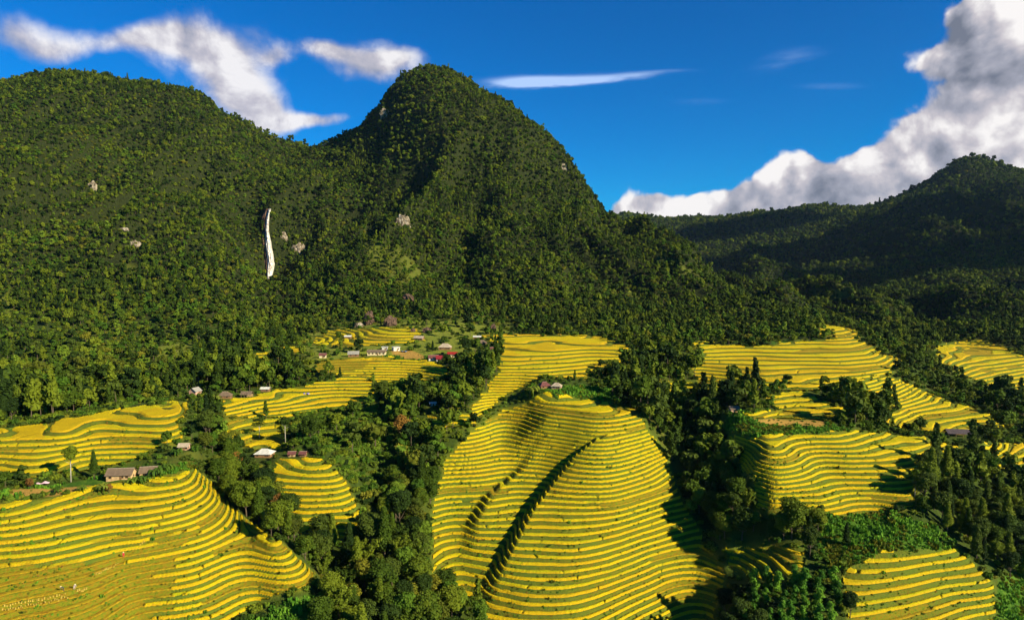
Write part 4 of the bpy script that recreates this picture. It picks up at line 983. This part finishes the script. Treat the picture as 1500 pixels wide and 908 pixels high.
def house(site, name, label, w, d, hw, hr, roof, wall, rz=0.0, hip=False, wins=2, group=None, dx=0, dy=0, cat='house', open_=False, flat=False, eave=.6):
    x, y, z = site; e = bpy.data.objects.new(name, None); COL.objects.link(e)
    HS = 0.74; e.scale = (HS, HS, HS); e.location = (x + dx * HS, y + dy * HS, z); e.rotation_euler = (0, 0, rz); tag(e, label, cat, group)
    hx, hy = w / 2, d / 2
    if not open_:
        g = Geo()
        v = [(-hx, -hy, -.8), (hx, -hy, -.8), (hx, hy, -.8), (-hx, hy, -.8), (-hx, -hy, hw), (hx, -hy, hw), (hx, hy, hw), (-hx, hy, hw)]
        f = [(0, 1, 5, 4), (1, 2, 6, 5), (2, 3, 7, 6), (3, 0, 4, 7), (3, 2, 1, 0)]
        if not hip and not flat:
            v += [(-hx, 0, hw + hr), (hx, 0, hw + hr)]; f += [(4, 8, 7)[::-1], (5, 6, 9)]
        elif flat: f += [(4, 5, 6, 7)]
        g.add(v, f); part('wall', g, [WM[wall]], e)
    else:
        for px_ in np.linspace(-hx + .2, hx - .2, 4):
            for py_ in (-hy + .2, hy - .2):
                g = Geo(); g.box(px_, py_, hw / 2 - .4, .22, .22, hw + .8); part('post', g, [WM['post']], e)
        g = Geo(); g.box(0, hy - .5, hw * .45, w * .9, .12, hw * .8); part('back_wall', g, [WM[wall]], e)
    # roof
    ox, oy = hx + eave, hy + eave; t = .14; g = Geo(); dzz = hr * eave / hy if not flat else 0
    if flat:
        g.box(0, 0, hw + .14, 2 * ox, 2 * oy, .22)
    elif hip:
        rx_ = max(.3, hx - hy * .75)
        lo_, hi_ = hw - dzz * .6, hw + hr
        v = [(-ox, -oy, lo_), (ox, -oy, lo_), (ox, oy, lo_), (-ox, oy, lo_), (-rx_, 0, hi_), (rx_, 0, hi_)]
        v += [(a, b, c - t) for a, b, c in v[:4]]
        g.add(v, [(0, 1, 5, 4), (2, 3, 4, 5), (1, 2, 5), (3, 0, 4), (0, 6, 7, 1), (1, 7, 8, 2), (2, 8, 9, 3), (3, 9, 6, 0), (6, 9, 8, 7)])
    else:
        for s_ in (-1, 1):
            lo_, hi_ = hw - dzz + .05, hw + hr + .05
            v = [(-ox, s_ * oy, lo_), (ox, s_ * oy, lo_), (ox, 0, hi_), (-ox, 0, hi_)]; v += [(a, b, c + t) for a, b, c in v]
            g.add(v, [(0, 1, 2, 3), (7, 6, 5, 4), (0, 4, 5, 1), (1, 5, 6, 2), (3, 7, 4, 0)] if s_ < 0 else [(3, 2, 1, 0), (4, 5, 6, 7), (1, 5, 4, 0), (2, 6, 5, 1), (0, 4, 7, 3)])
    rf = part('roof', g, [RM[roof]], e)
    if not flat:
        g = Geo(); g.box(0, 0, hw + hr + .12, (2 * (hx - hy * .75) if hip else 2 * ox) or 1, .35, .18); part('ridge_cap', g, [RM['tan' if roof in ('brown', 'maroon') else roof]], rf)
    if not open_:
        g = Geo(); g.box(w * .08, -hy - .03, .95, 1.0, .09, 1.95); dr = part('door', g, [WM['frame']], e)
        g = Geo(); g.box(w * .08 + .38, -hy - .11, .95, .08, .08, .12); part('handle', g, [WM['dark']], dr)
        for i in range(wins):
            xx = -hx + w * (i + .5) / wins
            if abs(xx - w * .08) < 1.1: xx += 1.6 if xx + 1.6 < hx - .6 else -1.6
            g = Geo(); g.box(xx, -hy - .02, hw * .55, 1.1, .07, 1.0); wn_ = part('window', g, [WM['dark']], e)
            g = Geo()
            for a, b, c, dd in ((0, .53, 1.3, .1), (0, -.53, 1.3, .1), (.6, 0, .1, 1.0), (-.6, 0, .1, 1.0), (0, 0, .06, .96)): g.box(xx + a, -hy - .05, hw * .55 + b, c, .08, dd)
            part('frame', g, [WM['frame']], wn_)
        g = Geo(); g.box(hx + .02, 0, hw * .5, .06, 1.0, .9); part('window', g, [WM['dark']], e)
    return e
Hs = SITE
house(Hs['farm'], 'farmhouse', 'long farmhouse with weathered brown roof on the left bench above the terraces', 11, 6, 2.4, 2.2, 'brown', 'earth', .10, wins=3, group='hill farm buildings')
house(Hs['farm'], 'farmhouse', 'smaller brown roofed wing right of the long farmhouse, half hidden by banana plants', 8, 5, 2.1, 1.9, 'brown', 'earth', .22, wins=2, dx=11.0, dy=5, group='hill farm buildings')
house(Hs['tin'], 'farmhouse', 'farmhouse with a broad white tin roof above the small round rice hill', 9, 7, 2.3, 2.0, 'white', 'wood', -.05, hip=True, wins=3, group='hill farm buildings')
house(Hs['sheds'], 'shed', 'small rusty brown shed right of the white tin roofed farmhouse', 3.6, 3, 1.8, .9, 'maroon', 'earth', .1, wins=1, cat='shed', dx=-1.5)
house(Hs['sheds'], 'shed', 'tiny dark red roofed shed farthest right of the white tin roofed farmhouse', 3.2, 3, 1.8, 1.0, 'maroon', 'wood', -.1, wins=1, cat='shed', dx=4.8)
house(Hs['redhut'], 'hut', 'small pinkish roofed hut at the right end of the left farm bench', 4.5, 3.6, 2.0, 1.2, 'tan', 'pink', .1, wins=1, cat='hut')
house(Hs['brown1'], 'hut', 'pale gable ended hut at the left of the row below the dark wood', 6, 5.5, 2.9, 2.2, 'grey', 'pink', 1.35, wins=1, group='huts below the dark wood', cat='hut')
house(Hs['brown2'], 'hut', 'brown roofed hut second from left in the row below the dark wood', 8, 5.5, 2.3, 2.2, 'brown', 'wood', .1, wins=2, group='huts below the dark wood', cat='hut', hip=True)
house(Hs['brown3'], 'hut', 'open fronted brown hut on posts beside the white roofed shed', 7, 5, 2.3, 1.6, 'brown', 'earth', -.05, open_=True, group='huts below the dark wood', cat='hut')
house(Hs['whiteshed'], 'shed', 'shed with a bright white roof at the right of the hut row', 6, 3.8, 2.1, 1.0, 'white', 'wood', 0, wins=1, cat='shed')
house(Hs['twin'], 'farmhouse', 'left farmhouse of the two on top of the central ridge, purplish brown roof', 7.5, 6, 2.2, 2.2, 'maroon', 'wood', .3, hip=True, wins=2, dx=-4.2, group='hill farm buildings')
house(Hs['twin'], 'farmhouse', 'right farmhouse of the two on top of the central ridge, orange earth wall', 6.5, 5, 2.2, 1.9, 'tan', 'pink', -.25, wins=2, dx=4.5, dy=-2.5, group='hill farm buildings', hip=True)
vg = 'village houses'
house(Hs['longhouse'], 'village_house', 'long pale earth walled house under a brown roof in mid village', 16, 6, 3.0, 1.5, 'brown', 'cream', .03, wins=5, group=vg)
house(Hs['greyhouse'], 'village_house', 'village house with grey pitched roof and dark front, left of the long pale house', 9, 6.5, 2.6, 2.2, 'grey', 'wood', .15, wins=2, group=vg)
house(Hs['cube'], 'village_house', 'white flat roofed block at the right end of the long pale house', 6, 5, 3.4, .3, 'white', 'white', .5, flat=True, wins=1, group=vg)
house(Hs['cube'], 'village_house', 'small white flat roofed block just behind the long pale house', 5, 4, 3.0, .3, 'white', 'white', .1, flat=True, wins=1, group=vg, dx=-11, dy=4)
house(Hs['upshed'], 'shed', 'white roofed shed standing alone among the upper village fields', 6.5, 4, 2.3, 1.0, 'white', 'wood', 0, wins=1, cat='shed')
house(Hs['lefthut'], 'hut', 'small red roofed hut at the left end of the village', 5.5, 4.5, 2.6, 1.4, 'maroon', 'cream', .1, wins=1, cat='hut')
house(Hs['red1'], 'village_house', 'brown roofed white walled house directly left of the bright red roof', 8, 5.5, 2.8, 1.9, 'maroon', 'white', .12, wins=2, group=vg, dx=-3)
house(Hs['red1'], 'village_house', 'crimson roofed front wing with white wall, lowest of the red village houses', 5.5, 4.5, 2.6, 2.2, 'crimson', 'white', .0, wins=2, group=vg, dx=3.2, dy=-4.5)
house(Hs['red2'], 'village_house', 'village house with a bright red roof and cream wall', 8, 6, 3.0, 1.4, 'red', 'cream', -.12, wins=2, group=vg)
house(Hs['bigbrown'], 'village_house', 'big house with light brown hipped roof above the two red roofs', 11, 8, 2.8, 3.0, 'tan', 'wood', -.05, hip=True, wins=3, group=vg)
house(Hs['hut4'], 'village_house', 'light brown roofed house among shrubs at the top of the village', 9, 5, 2.2, 1.9, 'tan', 'wood', -.25, wins=2, group=vg)
house(Hs['whitebar'], 'shed', 'low shed with long white roof at the upper right of the village', 7.5, 3.5, 2.0, .9, 'white', 'wood', -.03, wins=2, cat='shed')
house(Hs['brown5'], 'village_house', 'dark brown roofed house just below the long white roofed shed', 9, 6, 2.2, 2.2, 'brown', 'wood', .1, wins=2, group=vg, hip=True)
house(Hs['brown6'], 'village_house', 'maroon roofed house at the right end of the village', 10, 6, 2.2, 1.9, 'maroon', 'wood', -.08, wins=2, group=vg)
house(Hs['righthut'], 'hut', 'small brown walled hut under trees left of the bright grass plot', 5.5, 4, 2.3, 1.2, 'brown', 'pink', .05, wins=1, cat='hut')
house(Hs['shelter'], 'open_shelter', 'dark slate roofed open shelter on posts at the right', 14, 7, 2.3, 2.0, 'slate', 'wood', -.12, open_=True, cat='shelter')
house(Hs['strawshed'], 'shed', 'tiny white shed above the small rice patch in the wooded slope', 4, 2.6, 1.9, .6, 'white', 'white', .2, wins=1, cat='shed')

# ------------------------------------------------------------------ rocks
rockm, k = new_mat('limestone'); tc = k.n('ShaderNodeTexCoord').outputs['Object']
nn = k.noise(k.vmath('MULTIPLY', tc, (1, 1, .45)), .5, 6, .7)
finish(k, principled(k, k.ramp(nn, [(.40, (.05, .04, .025)), (.5, (.20, .15, .10)), (.62, (.42, .36, .29))]), .9, .2, bump(k, nn, .6, 1)))
rockd, k = new_mat('brown_boulder'); tc = k.n('ShaderNodeTexCoord').outputs['Object']
nn = k.noise(tc, .45, 6, .7)
finish(k, principled(k, k.ramp(nn, [(.32, (.05, .030, .022)), (.55, (.10, .060, .042)), (.75, (.20, .13, .09))]), .9, .2, bump(k, nn, .4, 1)))
def rock(px, py, Y, w, h, mat, seed, label, name='boulder', cat='boulder', group=None, dep=.8, ymin=300):
    rng = np.random.default_rng(seed); bm = bmesh.new(); bmesh.ops.create_icosphere(bm, subdivisions=4, radius=1)
    co = np.array([v.co[:] for v in bm.verts]); x, y, z = co.T
    n_ = fbm(x * 1.6 + seed, y * 1.6 + z * 1.3, 4) * .34 + fbm(z * 2.5 + seed, x * 2.2, 3) * .16
    n_ = np.round(n_ * 5) / 5 * .8 + n_ * .2
    co = co * (1 + n_)[:, None] * np.array([w / 2, w / 2 * dep, h / 2]); co[:, 2] *= np.where(z > 0, 1.0, .8)
    fs = [tuple(v.index for v in f.verts) for f in bm.faces]; bm.free()
    me = bpy.data.meshes.new(name); me.from_pydata(co.tolist(), [], fs); me.materials.append(mat)
    o = bpy.data.objects.new(name, me); COL.objects.link(o)
    X, Yy, Z = hit(px, py, ymin); o.location = (X, Yy, Z + h * (.15 if dep > .7 else -.02)); o.rotation_euler = (0, 0, rng.uniform(0, 6.28) if dep > .7 else 0)
    return tag(o, label, cat, group)
bg = 'boulders at the forest edge above the village'
rock(541, 475, 0, 12, 17, rockd, 2, 'tallest dark brown pointed boulder at the forest edge above the village', group=bg)
rock(572, 477, 0, 12, 12, rockd, 3, 'rounded brown boulder right of the tall pointed one above the village', group=bg)
rock(526, 479, 0, 8, 6, rockm, 4, 'whitish rock at the left foot of the tall pointed boulder', group=bg)
rock(598, 441, 0, 15, 11, rockd, 5, 'brown boulder alone in the trees above the village', group=bg)
rock(626, 487, 0, 7, 6, rockd, 6, 'round dark boulder among the highest village fields', group=bg)
rock(605, 486, 0, 4, 4, rockd, 7, 'small dark boulder in the village field left of the round dark one', group=bg)
rock(722, 486, 0, 7, 9, rockd, 8, 'reddish boulder at the wood edge above the rice plateau', group=bg)
og = 'bare rock faces on the mountains'
for i, (px_, py_, w_, h_, lb_) in enumerate([(590, 326, 17, 24, 'pale bare rock face in the middle of the central mountain'), (438, 366, 20, 24, 'larger whitish rock face right of the waterfall'), (415, 345, 13, 16, 'small pale rock face close beside the upper waterfall'),
    (564, 166, 18, 26, 'pale cliff patch near the summit of the central mountain'), (135, 272, 13, 18, 'pale rock patch high on the left mountain'), (197, 356, 13, 10, 'reddish rock patch low on the left mountain'),
    (181, 334, 11, 5, 'thin pale rock ledge on the left mountain'), (826, 245, 12, 18, 'reddish rock patch on the right shoulder of the central mountain')]):
    rock(px_, py_ + 4, 0, w_ * 1.1, h_ * 1.15, rockm, 20 + i, lb_, 'rock_face', 'rock face', og, .45)

# ------------------------------------------------------------------ waterfall over its red brown cliff
def fall():
    rows = 46; a0 = hit(395, 306, 700)[1]
    pys = np.linspace(306, 413, rows)
    Ys = np.array([hit(395, p, 600)[1] for p in pys]); Ys = np.minimum.accumulate(Ys)
    yb, yt = Ys[-1], Ys[0]
    Ys = np.linspace(yt, yb, rows) * .55 + Ys * .45                # ground distances, smoothed
    t = np.linspace(0, 1, rows)
    cx = np.interp(t, [0, .12, .3, .5, .75, 1], [395, 392, 391, 393, 396, 393]); hw_ = np.interp(t, [0, .1, .3, .45, .7, .85, 1], [2.8, 3.4, 4.0, 6.0, 7.6, 6.8, 4.6])
    def sheet(off, extra, cols, amp, seed, wob):
        g = Geo(); vs = []; fs = []
        for i in range(rows):
            for j in range(cols):
                u = j / (cols - 1) * 2 - 1
                ex = extra * (1 + .35 * math.sin(i * .9 + seed))
                px_ = cx[i] + u * (hw_[i] + ex) + wob * math.sin(i * .7 + j) - extra * .9
                e_ = (1 - abs(u) ** 3)
                Yv = Ys[i] - off * e_ + (1 - e_) * 14 + amp * float(perlin(np.array(u * 6 + seed), np.array(i * .12)))
                vs.append(at(px_, pys[i], Yv))
        for i in range(rows - 1):
            for j in range(cols - 1): b = i * cols + j; fs.append((b, b + cols, b + cols + 1, b + 1))
        g.add(vs, fs); return g
    cliffm, k = new_mat('wet_cliff'); p = pos(k); nn = k.noise(k.vmath('MULTIPLY', p, (1, 1, .25)), .16, 6, .7)
    finish(k, principled(k, k.ramp(nn, [(.35, (.05, .025, .015)), (.5, (.10, .045, .025)), (.7, (.22, .13, .08))]), .7, .4, bump(k, nn, 1.5, 1)))
    wm, k = new_mat('falling_water'); p = pos(k); nn = k.noise(k.vmath('MULTIPLY', p, (1, 1, .06)), .55, 5, .7)
    finish(k, principled(k, k.ramp(nn, [(.40, (.20, .14, .11)), (.48, (.46, .41, .37)), (.56, (.84, .81, .78))]), .45, .4, bump(k, nn, 1.0, 1)))
    e = bpy.data.objects.new('waterfall', None); COL.objects.link(e); e.location = at(395, 412, yb)
    tag(e, 'tall thin white waterfall dropping down the forested mountain left of centre', 'waterfall')
    inv = Matrix.Translation(-e.location)
    for nm, g, m_ in (('cliff', sheet(5, 3.0, 30, 5, 3, .5), cliffm), ('water', sheet(11, 0, 30, 3, 9, .12), wm)):
        o = part(nm, g, [m_], e, True); o.data.transform(inv)
fall()

# ------------------------------------------------------------------ trees and plants one can tell apart
def put(kind, name, px, py, s, label, cat='tree', group=None, ymin=160, sz=None):
    x, y, z = hit(px, py, ymin); return plant(kind, name, x, y, z, s, random.uniform(0, 6.28), label, cat, group, sz)
put('lone', 'lone_tree', 104, 706, .92, 'slim tree with pale trunk and round crown in front of the left farmhouse')
put('slender_a', 'slender_tree', 138, 702, .62, 'bushy dark tree just left of the long brown roofed farmhouse')
put('orange', 'dry_tree', 345, 698, .95, 'orange brown tree left of the white tin roofed farmhouse', group='dry orange trees')
put('orange', 'dry_tree', 588, 640, 1.05, 'dry orange brown tree on the wooded slope left of the central ridge', group='dry orange trees')
put('orange', 'dry_tree', 400, 745, .8, 'half bare brownish tree beside the small round rice hill', group='dry orange trees')
put('flat', 'flat_topped_tree', 343, 655, .8, 'flat topped yellowish tree with pale trunk, left one above the white tin roof', group='flat topped trees')
put('flat', 'flat_topped_tree', 380, 642, .85, 'flat topped yellowish tree with pale trunk, right one above the white tin roof', group='flat topped trees')
put('lone', 'lone_tree', 418, 648, .85, 'left one of two pale trunked trees on the shrubby middle slope')
put('broad_c', 'broadleaf_tree', 455, 645, 1.15, 'broad dark tree right of the two pale trunked trees')
put('broad_b', 'broadleaf_tree', 560, 590, .9, 'round dark tree standing at the right end of the middle rice strips')
put('broad_c', 'broadleaf_tree', 612, 588, 1.2, 'wide dark tree mass below the village rice steps')
put('lone', 'lone_tree', 1058, 770, 1.0, 'leafy tree with a straight white trunk at the foot of the right gully')
put('broad_c', 'broadleaf_tree', 1160, 788, 1.5, 'big leafy tree in front of the right rice hill')
put('slender_b', 'slender_tree', 1240, 800, .62, 'small dark pointed tree beside the lower right grass bank')
put('broad_a', 'broadleaf_tree', 1436, 690, .85, 'rounded tree standing alone below the open shelter at right')
put('lone', 'lone_tree', 1340, 728, .8, 'slim white trunked tree at the right end of the right rice hill')
put('slender_b', 'slender_tree', 1043, 612, 1.25, 'very tall thin tree rising from the gully left of the grass plot', sz=1.6)
put('slender_b', 'cypress_tree', 634, 515, .55, 'pointed cypress like tree behind the red roofed houses')
put('slender_b', 'cypress_tree', 626, 517, .42, 'smaller pointed tree left of the cypress behind the red roofs')
put('broad_b', 'broadleaf_tree', 683, 522, .9, 'dark spreading tree right of the bright red roof')
put('broad_a', 'broadleaf_tree', 655, 540, .7, 'leafy tree in front of the crimson roofed wing')
put('broad_c', 'broadleaf_tree', 496, 500, .8, 'low dark tree at the left of the white roofed shed in the upper fields')
put('banana_a', 'banana_plant', 783, 578, 1.5, 'large leaved plant left of the two farmhouses on the central ridge', 'banana plant', 'banana plants by the farms')
for i, (px_, py_, s_, lb_) in enumerate([(232, 702, 1.25, 'biggest banana plant at the right end of the left farm wing'), (196, 712, 1.0, 'banana plant hiding the corner of the long brown farmhouse'), (212, 711, .95, 'banana plant between the farmhouse and its wing'),
    (244, 690, 1.0, 'banana plant farthest right on the left farm bench'), (150, 722, .9, 'banana plant in front of the left end of the long farmhouse'), (86, 722, .7, 'low banana plant near the pink cloth on the left bench'), (120, 722, .7, 'low banana plant beneath the slim tree on the bench'),
    (305, 584, 1.0, 'banana plant between the pale gabled hut and the brown hut'), (318, 588, .9, 'banana plant just left of the second brown hut'), (256, 668, .9, 'banana plant beside the small pinkish hut')]):
    put('banana_a' if i % 2 else 'banana_b', 'banana_plant', px_, py_, s_, lb_, 'banana plant', 'banana plants by the farms')
put('orange', 'flowering_shrub', 160, 722, .32, 'orange flowering shrub in front of the farmhouse', 'shrub')
put('orange', 'flowering_shrub', 44, 716, .36, 'reddish shrub at the left end of the farm bench', 'shrub')
# the bright lumpy grove at the bottom right
gxs = [(px_, py_) for py_ in (868, 892, 920, 952, 985) for px_ in range(1088, 1236, 19)]
gl = []
for px_, py_ in gxs:
    px2_, py2_ = px_ + random.uniform(-6, 6), py_ + random.uniform(-5, 5)
    if px2_ < 1100 and py2_ < 890: continue
    gl.append((px2_, py2_))
rows_ = {}
for px_, py_ in gl: rows_.setdefault(round((py_ - 868) / 28), []).append((px_, py_))
rw = ['farthest', 'second', 'middle', 'fourth', 'nearest']
for r_, lst in rows_.items():
    lst.sort()
    for j, (px_, py_) in enumerate(lst):
        put('grove_a' if random.random() < .5 else 'grove_b', 'climber_covered_tree', px_, py_, random.uniform(.62, .95), 'bright lumpy column tree, %s from left in the %s row of the bottom grove' % (ordinal(j + 1), rw[max(0, min(4, r_))]), 'tree', 'bright leafy grove at the bottom right')
for i, (px_, py_, s_) in enumerate([(1062, 905, .8), (1085, 925, .8), (1110, 945, .8), (1068, 950, .9), (1245, 905, .6)]):
    put('broad_b', 'broadleaf_tree', px_, py_, s_, 'dark tree, %s from left round the bright bottom grove' % ordinal(i + 1), 'tree', 'dark trees by the bottom grove')

# ------------------------------------------------------------------ people, sheaves, cloths
skinm = plain_mat('skin', (.35, .20, .13), var=.05); hatm = plain_mat('straw_hat', (.62, .50, .28), var=.1); hairm = plain_mat('black_hair', (.01, .01, .01), var=.1)
def person(px, py, shirt, label, rz, bend):
    x, y, z = hit(px, py, 150); z = float(ground(x, y, np.where(FID >= 0, terr, HZ))) + .05
    m = plain_mat('cloth', shirt, var=.15)
    b = R(bend); hip_ = Vector((0, 0, .92)); ch = hip_ + Vector((0, -math.sin(b) * .48, math.cos(b) * .48)); nk = hip_ + Vector((0, -math.sin(b) * .60, math.cos(b) * .60)); hd = hip_ + Vector((0, -math.sin(b * .9) * .76, math.cos(b * .9) * .78))
    V_ = [hip_, hip_.lerp(ch, .5), ch, nk, hd]; E_ = [(0, 1), (1, 2), (2, 3), (3, 4)]; Rr = [(.16, .12), (.14, .11), (.17, .12), (.06, .06), (.10, .115)]
    for s_ in (-1, 1):
        i0 = len(V_); sh = ch + Vector((s_ * .19, 0, .03)); el = sh + Vector((s_ * .06, -.10, -.27)); wr = el + Vector((-s_ * .03, -.20, -.16)); hn = wr + Vector((0, -.06, -.05))
        V_ += [sh, el, wr, hn]; E_ += [(2, i0), (i0, i0 + 1), (i0 + 1, i0 + 2), (i0 + 2, i0 + 3)]; Rr += [(.065, .065), (.045, .045), (.03, .03), (.035, .02)]
        i0 = len(V_); th = hip_ + Vector((s_ * .10, 0, -.06)); kn = Vector((s_ * .13, -.05 * (1 + s_), .48)); an = Vector((s_ * .14, .06 * s_, .08)); to = an + Vector((s_ * .02, -.16, -.04))
        V_ += [th, kn, an, to]; E_ += [(0, i0), (i0, i0 + 1), (i0 + 1, i0 + 2), (i0 + 2, i0 + 3)]; Rr += [(.095, .10), (.06, .065), (.04, .04), (.045, .03)]
    me = bpy.data.meshes.new('person'); me.from_pydata([tuple(v) for v in V_], E_, []); o = bpy.data.objects.new('person', me)
    COL.objects.link(o); me.skin_vertices.new() if hasattr(me.skin_vertices, 'new') else None
    md = o.modifiers.new('skin', 'SKIN')
    if not len(me.skin_vertices):
        bm = bmesh.new(); bm.from_mesh(me); bm.verts.layers.skin.verify(); bm.to_mesh(me); bm.free()
    for i, r_ in enumerate(Rr): me.skin_vertices[0].data[i].radius = r_
    me.skin_vertices[0].data[0].use_root = True
    o.modifiers.new('sub', 'SUBSURF').levels = 1; me.materials.append(m)
    o.location = (x, y, z); o.rotation_euler = (0, 0, rz); tag(o, label, 'person', 'farmers cutting rice')
    g = Geo(); g.tube([hd + Vector((0, 0, .05)), hd + Vector((0, 0, .12)), hd + Vector((0, 0, .24))], [.26, .17, .02], 12); part('hat', g, [hatm], o)
    g = Geo(); g.blob(tuple(hd + Vector((0, -.03, -.01))), (.085, .10, .115), 2, 0); part('face', g, [skinm], o, True)
person(181, 817, (.55, .03, .05), 'person in a red top standing on the lower left rice terraces', .5, 25)
person(93, 865, (.05, .05, .09), 'person in dark clothes bending on the cut terrace, left of a pair', -.6, 65)
person(109, 863, (.50, .42, .45), 'person in a pale top bending on the cut terrace, right of a pair', .9, 55)
strawm = plain_mat('straw', (.46, .32, .06), var=.25, stretch=(1, 1, .2), scale=6)
g = Geo()
g.tube([(0, 0, 0), (0, 0, .35), (0, 0, .5)], [.30, .12, .14], 8)
for i in range(10):
    a = i * .63; g.tube([(0, 0, .42), (.16 * math.cos(a), .16 * math.sin(a), .68), (.36 * math.cos(a), .36 * math.sin(a), .62)], [.06, .05, .02], 4)
sheaf_me = g.mesh('rice_sheaf', [strawm]); ns = 0
for (xa, ya, xb, yb_, n_) in [(2, 896, 100, 876, 26), (4, 890, 98, 872, 22), (140, 842, 175, 826, 14), (112, 868, 128, 864, 6), (196, 806, 212, 795, 7)]:
    for i in range(n_):
        t = (i + random.uniform(.2, .8)) / n_; px_ = xa + (xb - xa) * t; py_ = ya + (yb_ - ya) * t + random.uniform(-1.5, 1.5)
        x, y, z = hit(px_, py_, 150); o = bpy.data.objects.new('rice_sheaf', sheaf_me); COL.objects.link(o); o.location = (x, y, z + .02); o.scale = [random.uniform(.45, .75)] * 3; o.rotation_euler = (random.uniform(-.3, .3), random.uniform(-.3, .3), random.uniform(0, 6))
        tag(o, 'pale sheaf of cut rice lying on the stubble of the lower left hill', 'rice sheaf', 'rice sheaves on the cut terraces'); ns += 1
def cloth(px, py, w, d, col_, label, rz=0, name='tarpaulin'):
    x, y, z = hit(px, py, 150); n_ = 12; vs = []; fs = []
    for i in range(n_):
        for j in range(n_):
            a, b = (i / (n_ - 1) - .5) * w, (j / (n_ - 1) - .5) * d
            vs.append((a, b, .5 + .35 * float(perlin(np.array(a * .8 + px), np.array(b * .9))) + .15 * math.sin(a * 3)))
    for i in range(n_ - 1):
        for j in range(n_ - 1): q = i * n_ + j; fs.append((q, q + n_, q + n_ + 1, q + 1))
    g = Geo(); g.add(vs, fs); me = g.mesh(name, [plain_mat('sheet', col_, var=.15)], True); o = bpy.data.objects.new(name, me); COL.objects.link(o); o.location = (x, y, z + .2); o.rotation_euler = (0, 0, rz)
    so = o.modifiers.new('thickness', 'SOLIDIFY'); so.thickness = .04
    return tag(o, label, 'tarpaulin')
cloth(63, 710, 3.6, 2.0, (.70, .45, .50), 'pale pink sheet spread among shrubs on the left farm bench', .5)
cloth(449, 578, 3.2, 1.8, (.30, .25, .65), 'bluish sheet lying on the middle rice strips')
cloth(592, 516, 4.5, 3, (.10, .16, .26), 'dark blue cover beside the white block in the village')

# ------------------------------------------------------------------ thin evening haze
def haze():
    g = Geo(); zt = 760.0; zb = float(HZ.min()) - 1.0
    g.box(0, 3250, (zt + zb) / 2, 14400, 6900, zt - zb)
    m, k = new_mat('thin_air'); v = k.n('ShaderNodeVolumePrincipled'); v.inputs['Color'].default_value = (.50, .70, 1.0, 1); v.inputs['Density'].default_value = 0.000012; v.inputs['Anisotropy'].default_value = .2
    o_ = k.n('ShaderNodeOutputMaterial'); k.t.links.new(v.outputs[0], o_.inputs['Volume'])
    me = g.mesh('haze', [m]); o = bpy.data.objects.new('haze', me); COL.objects.link(o); tag(o, 'thin blue haze over the valley', kind='stuff')
haze()
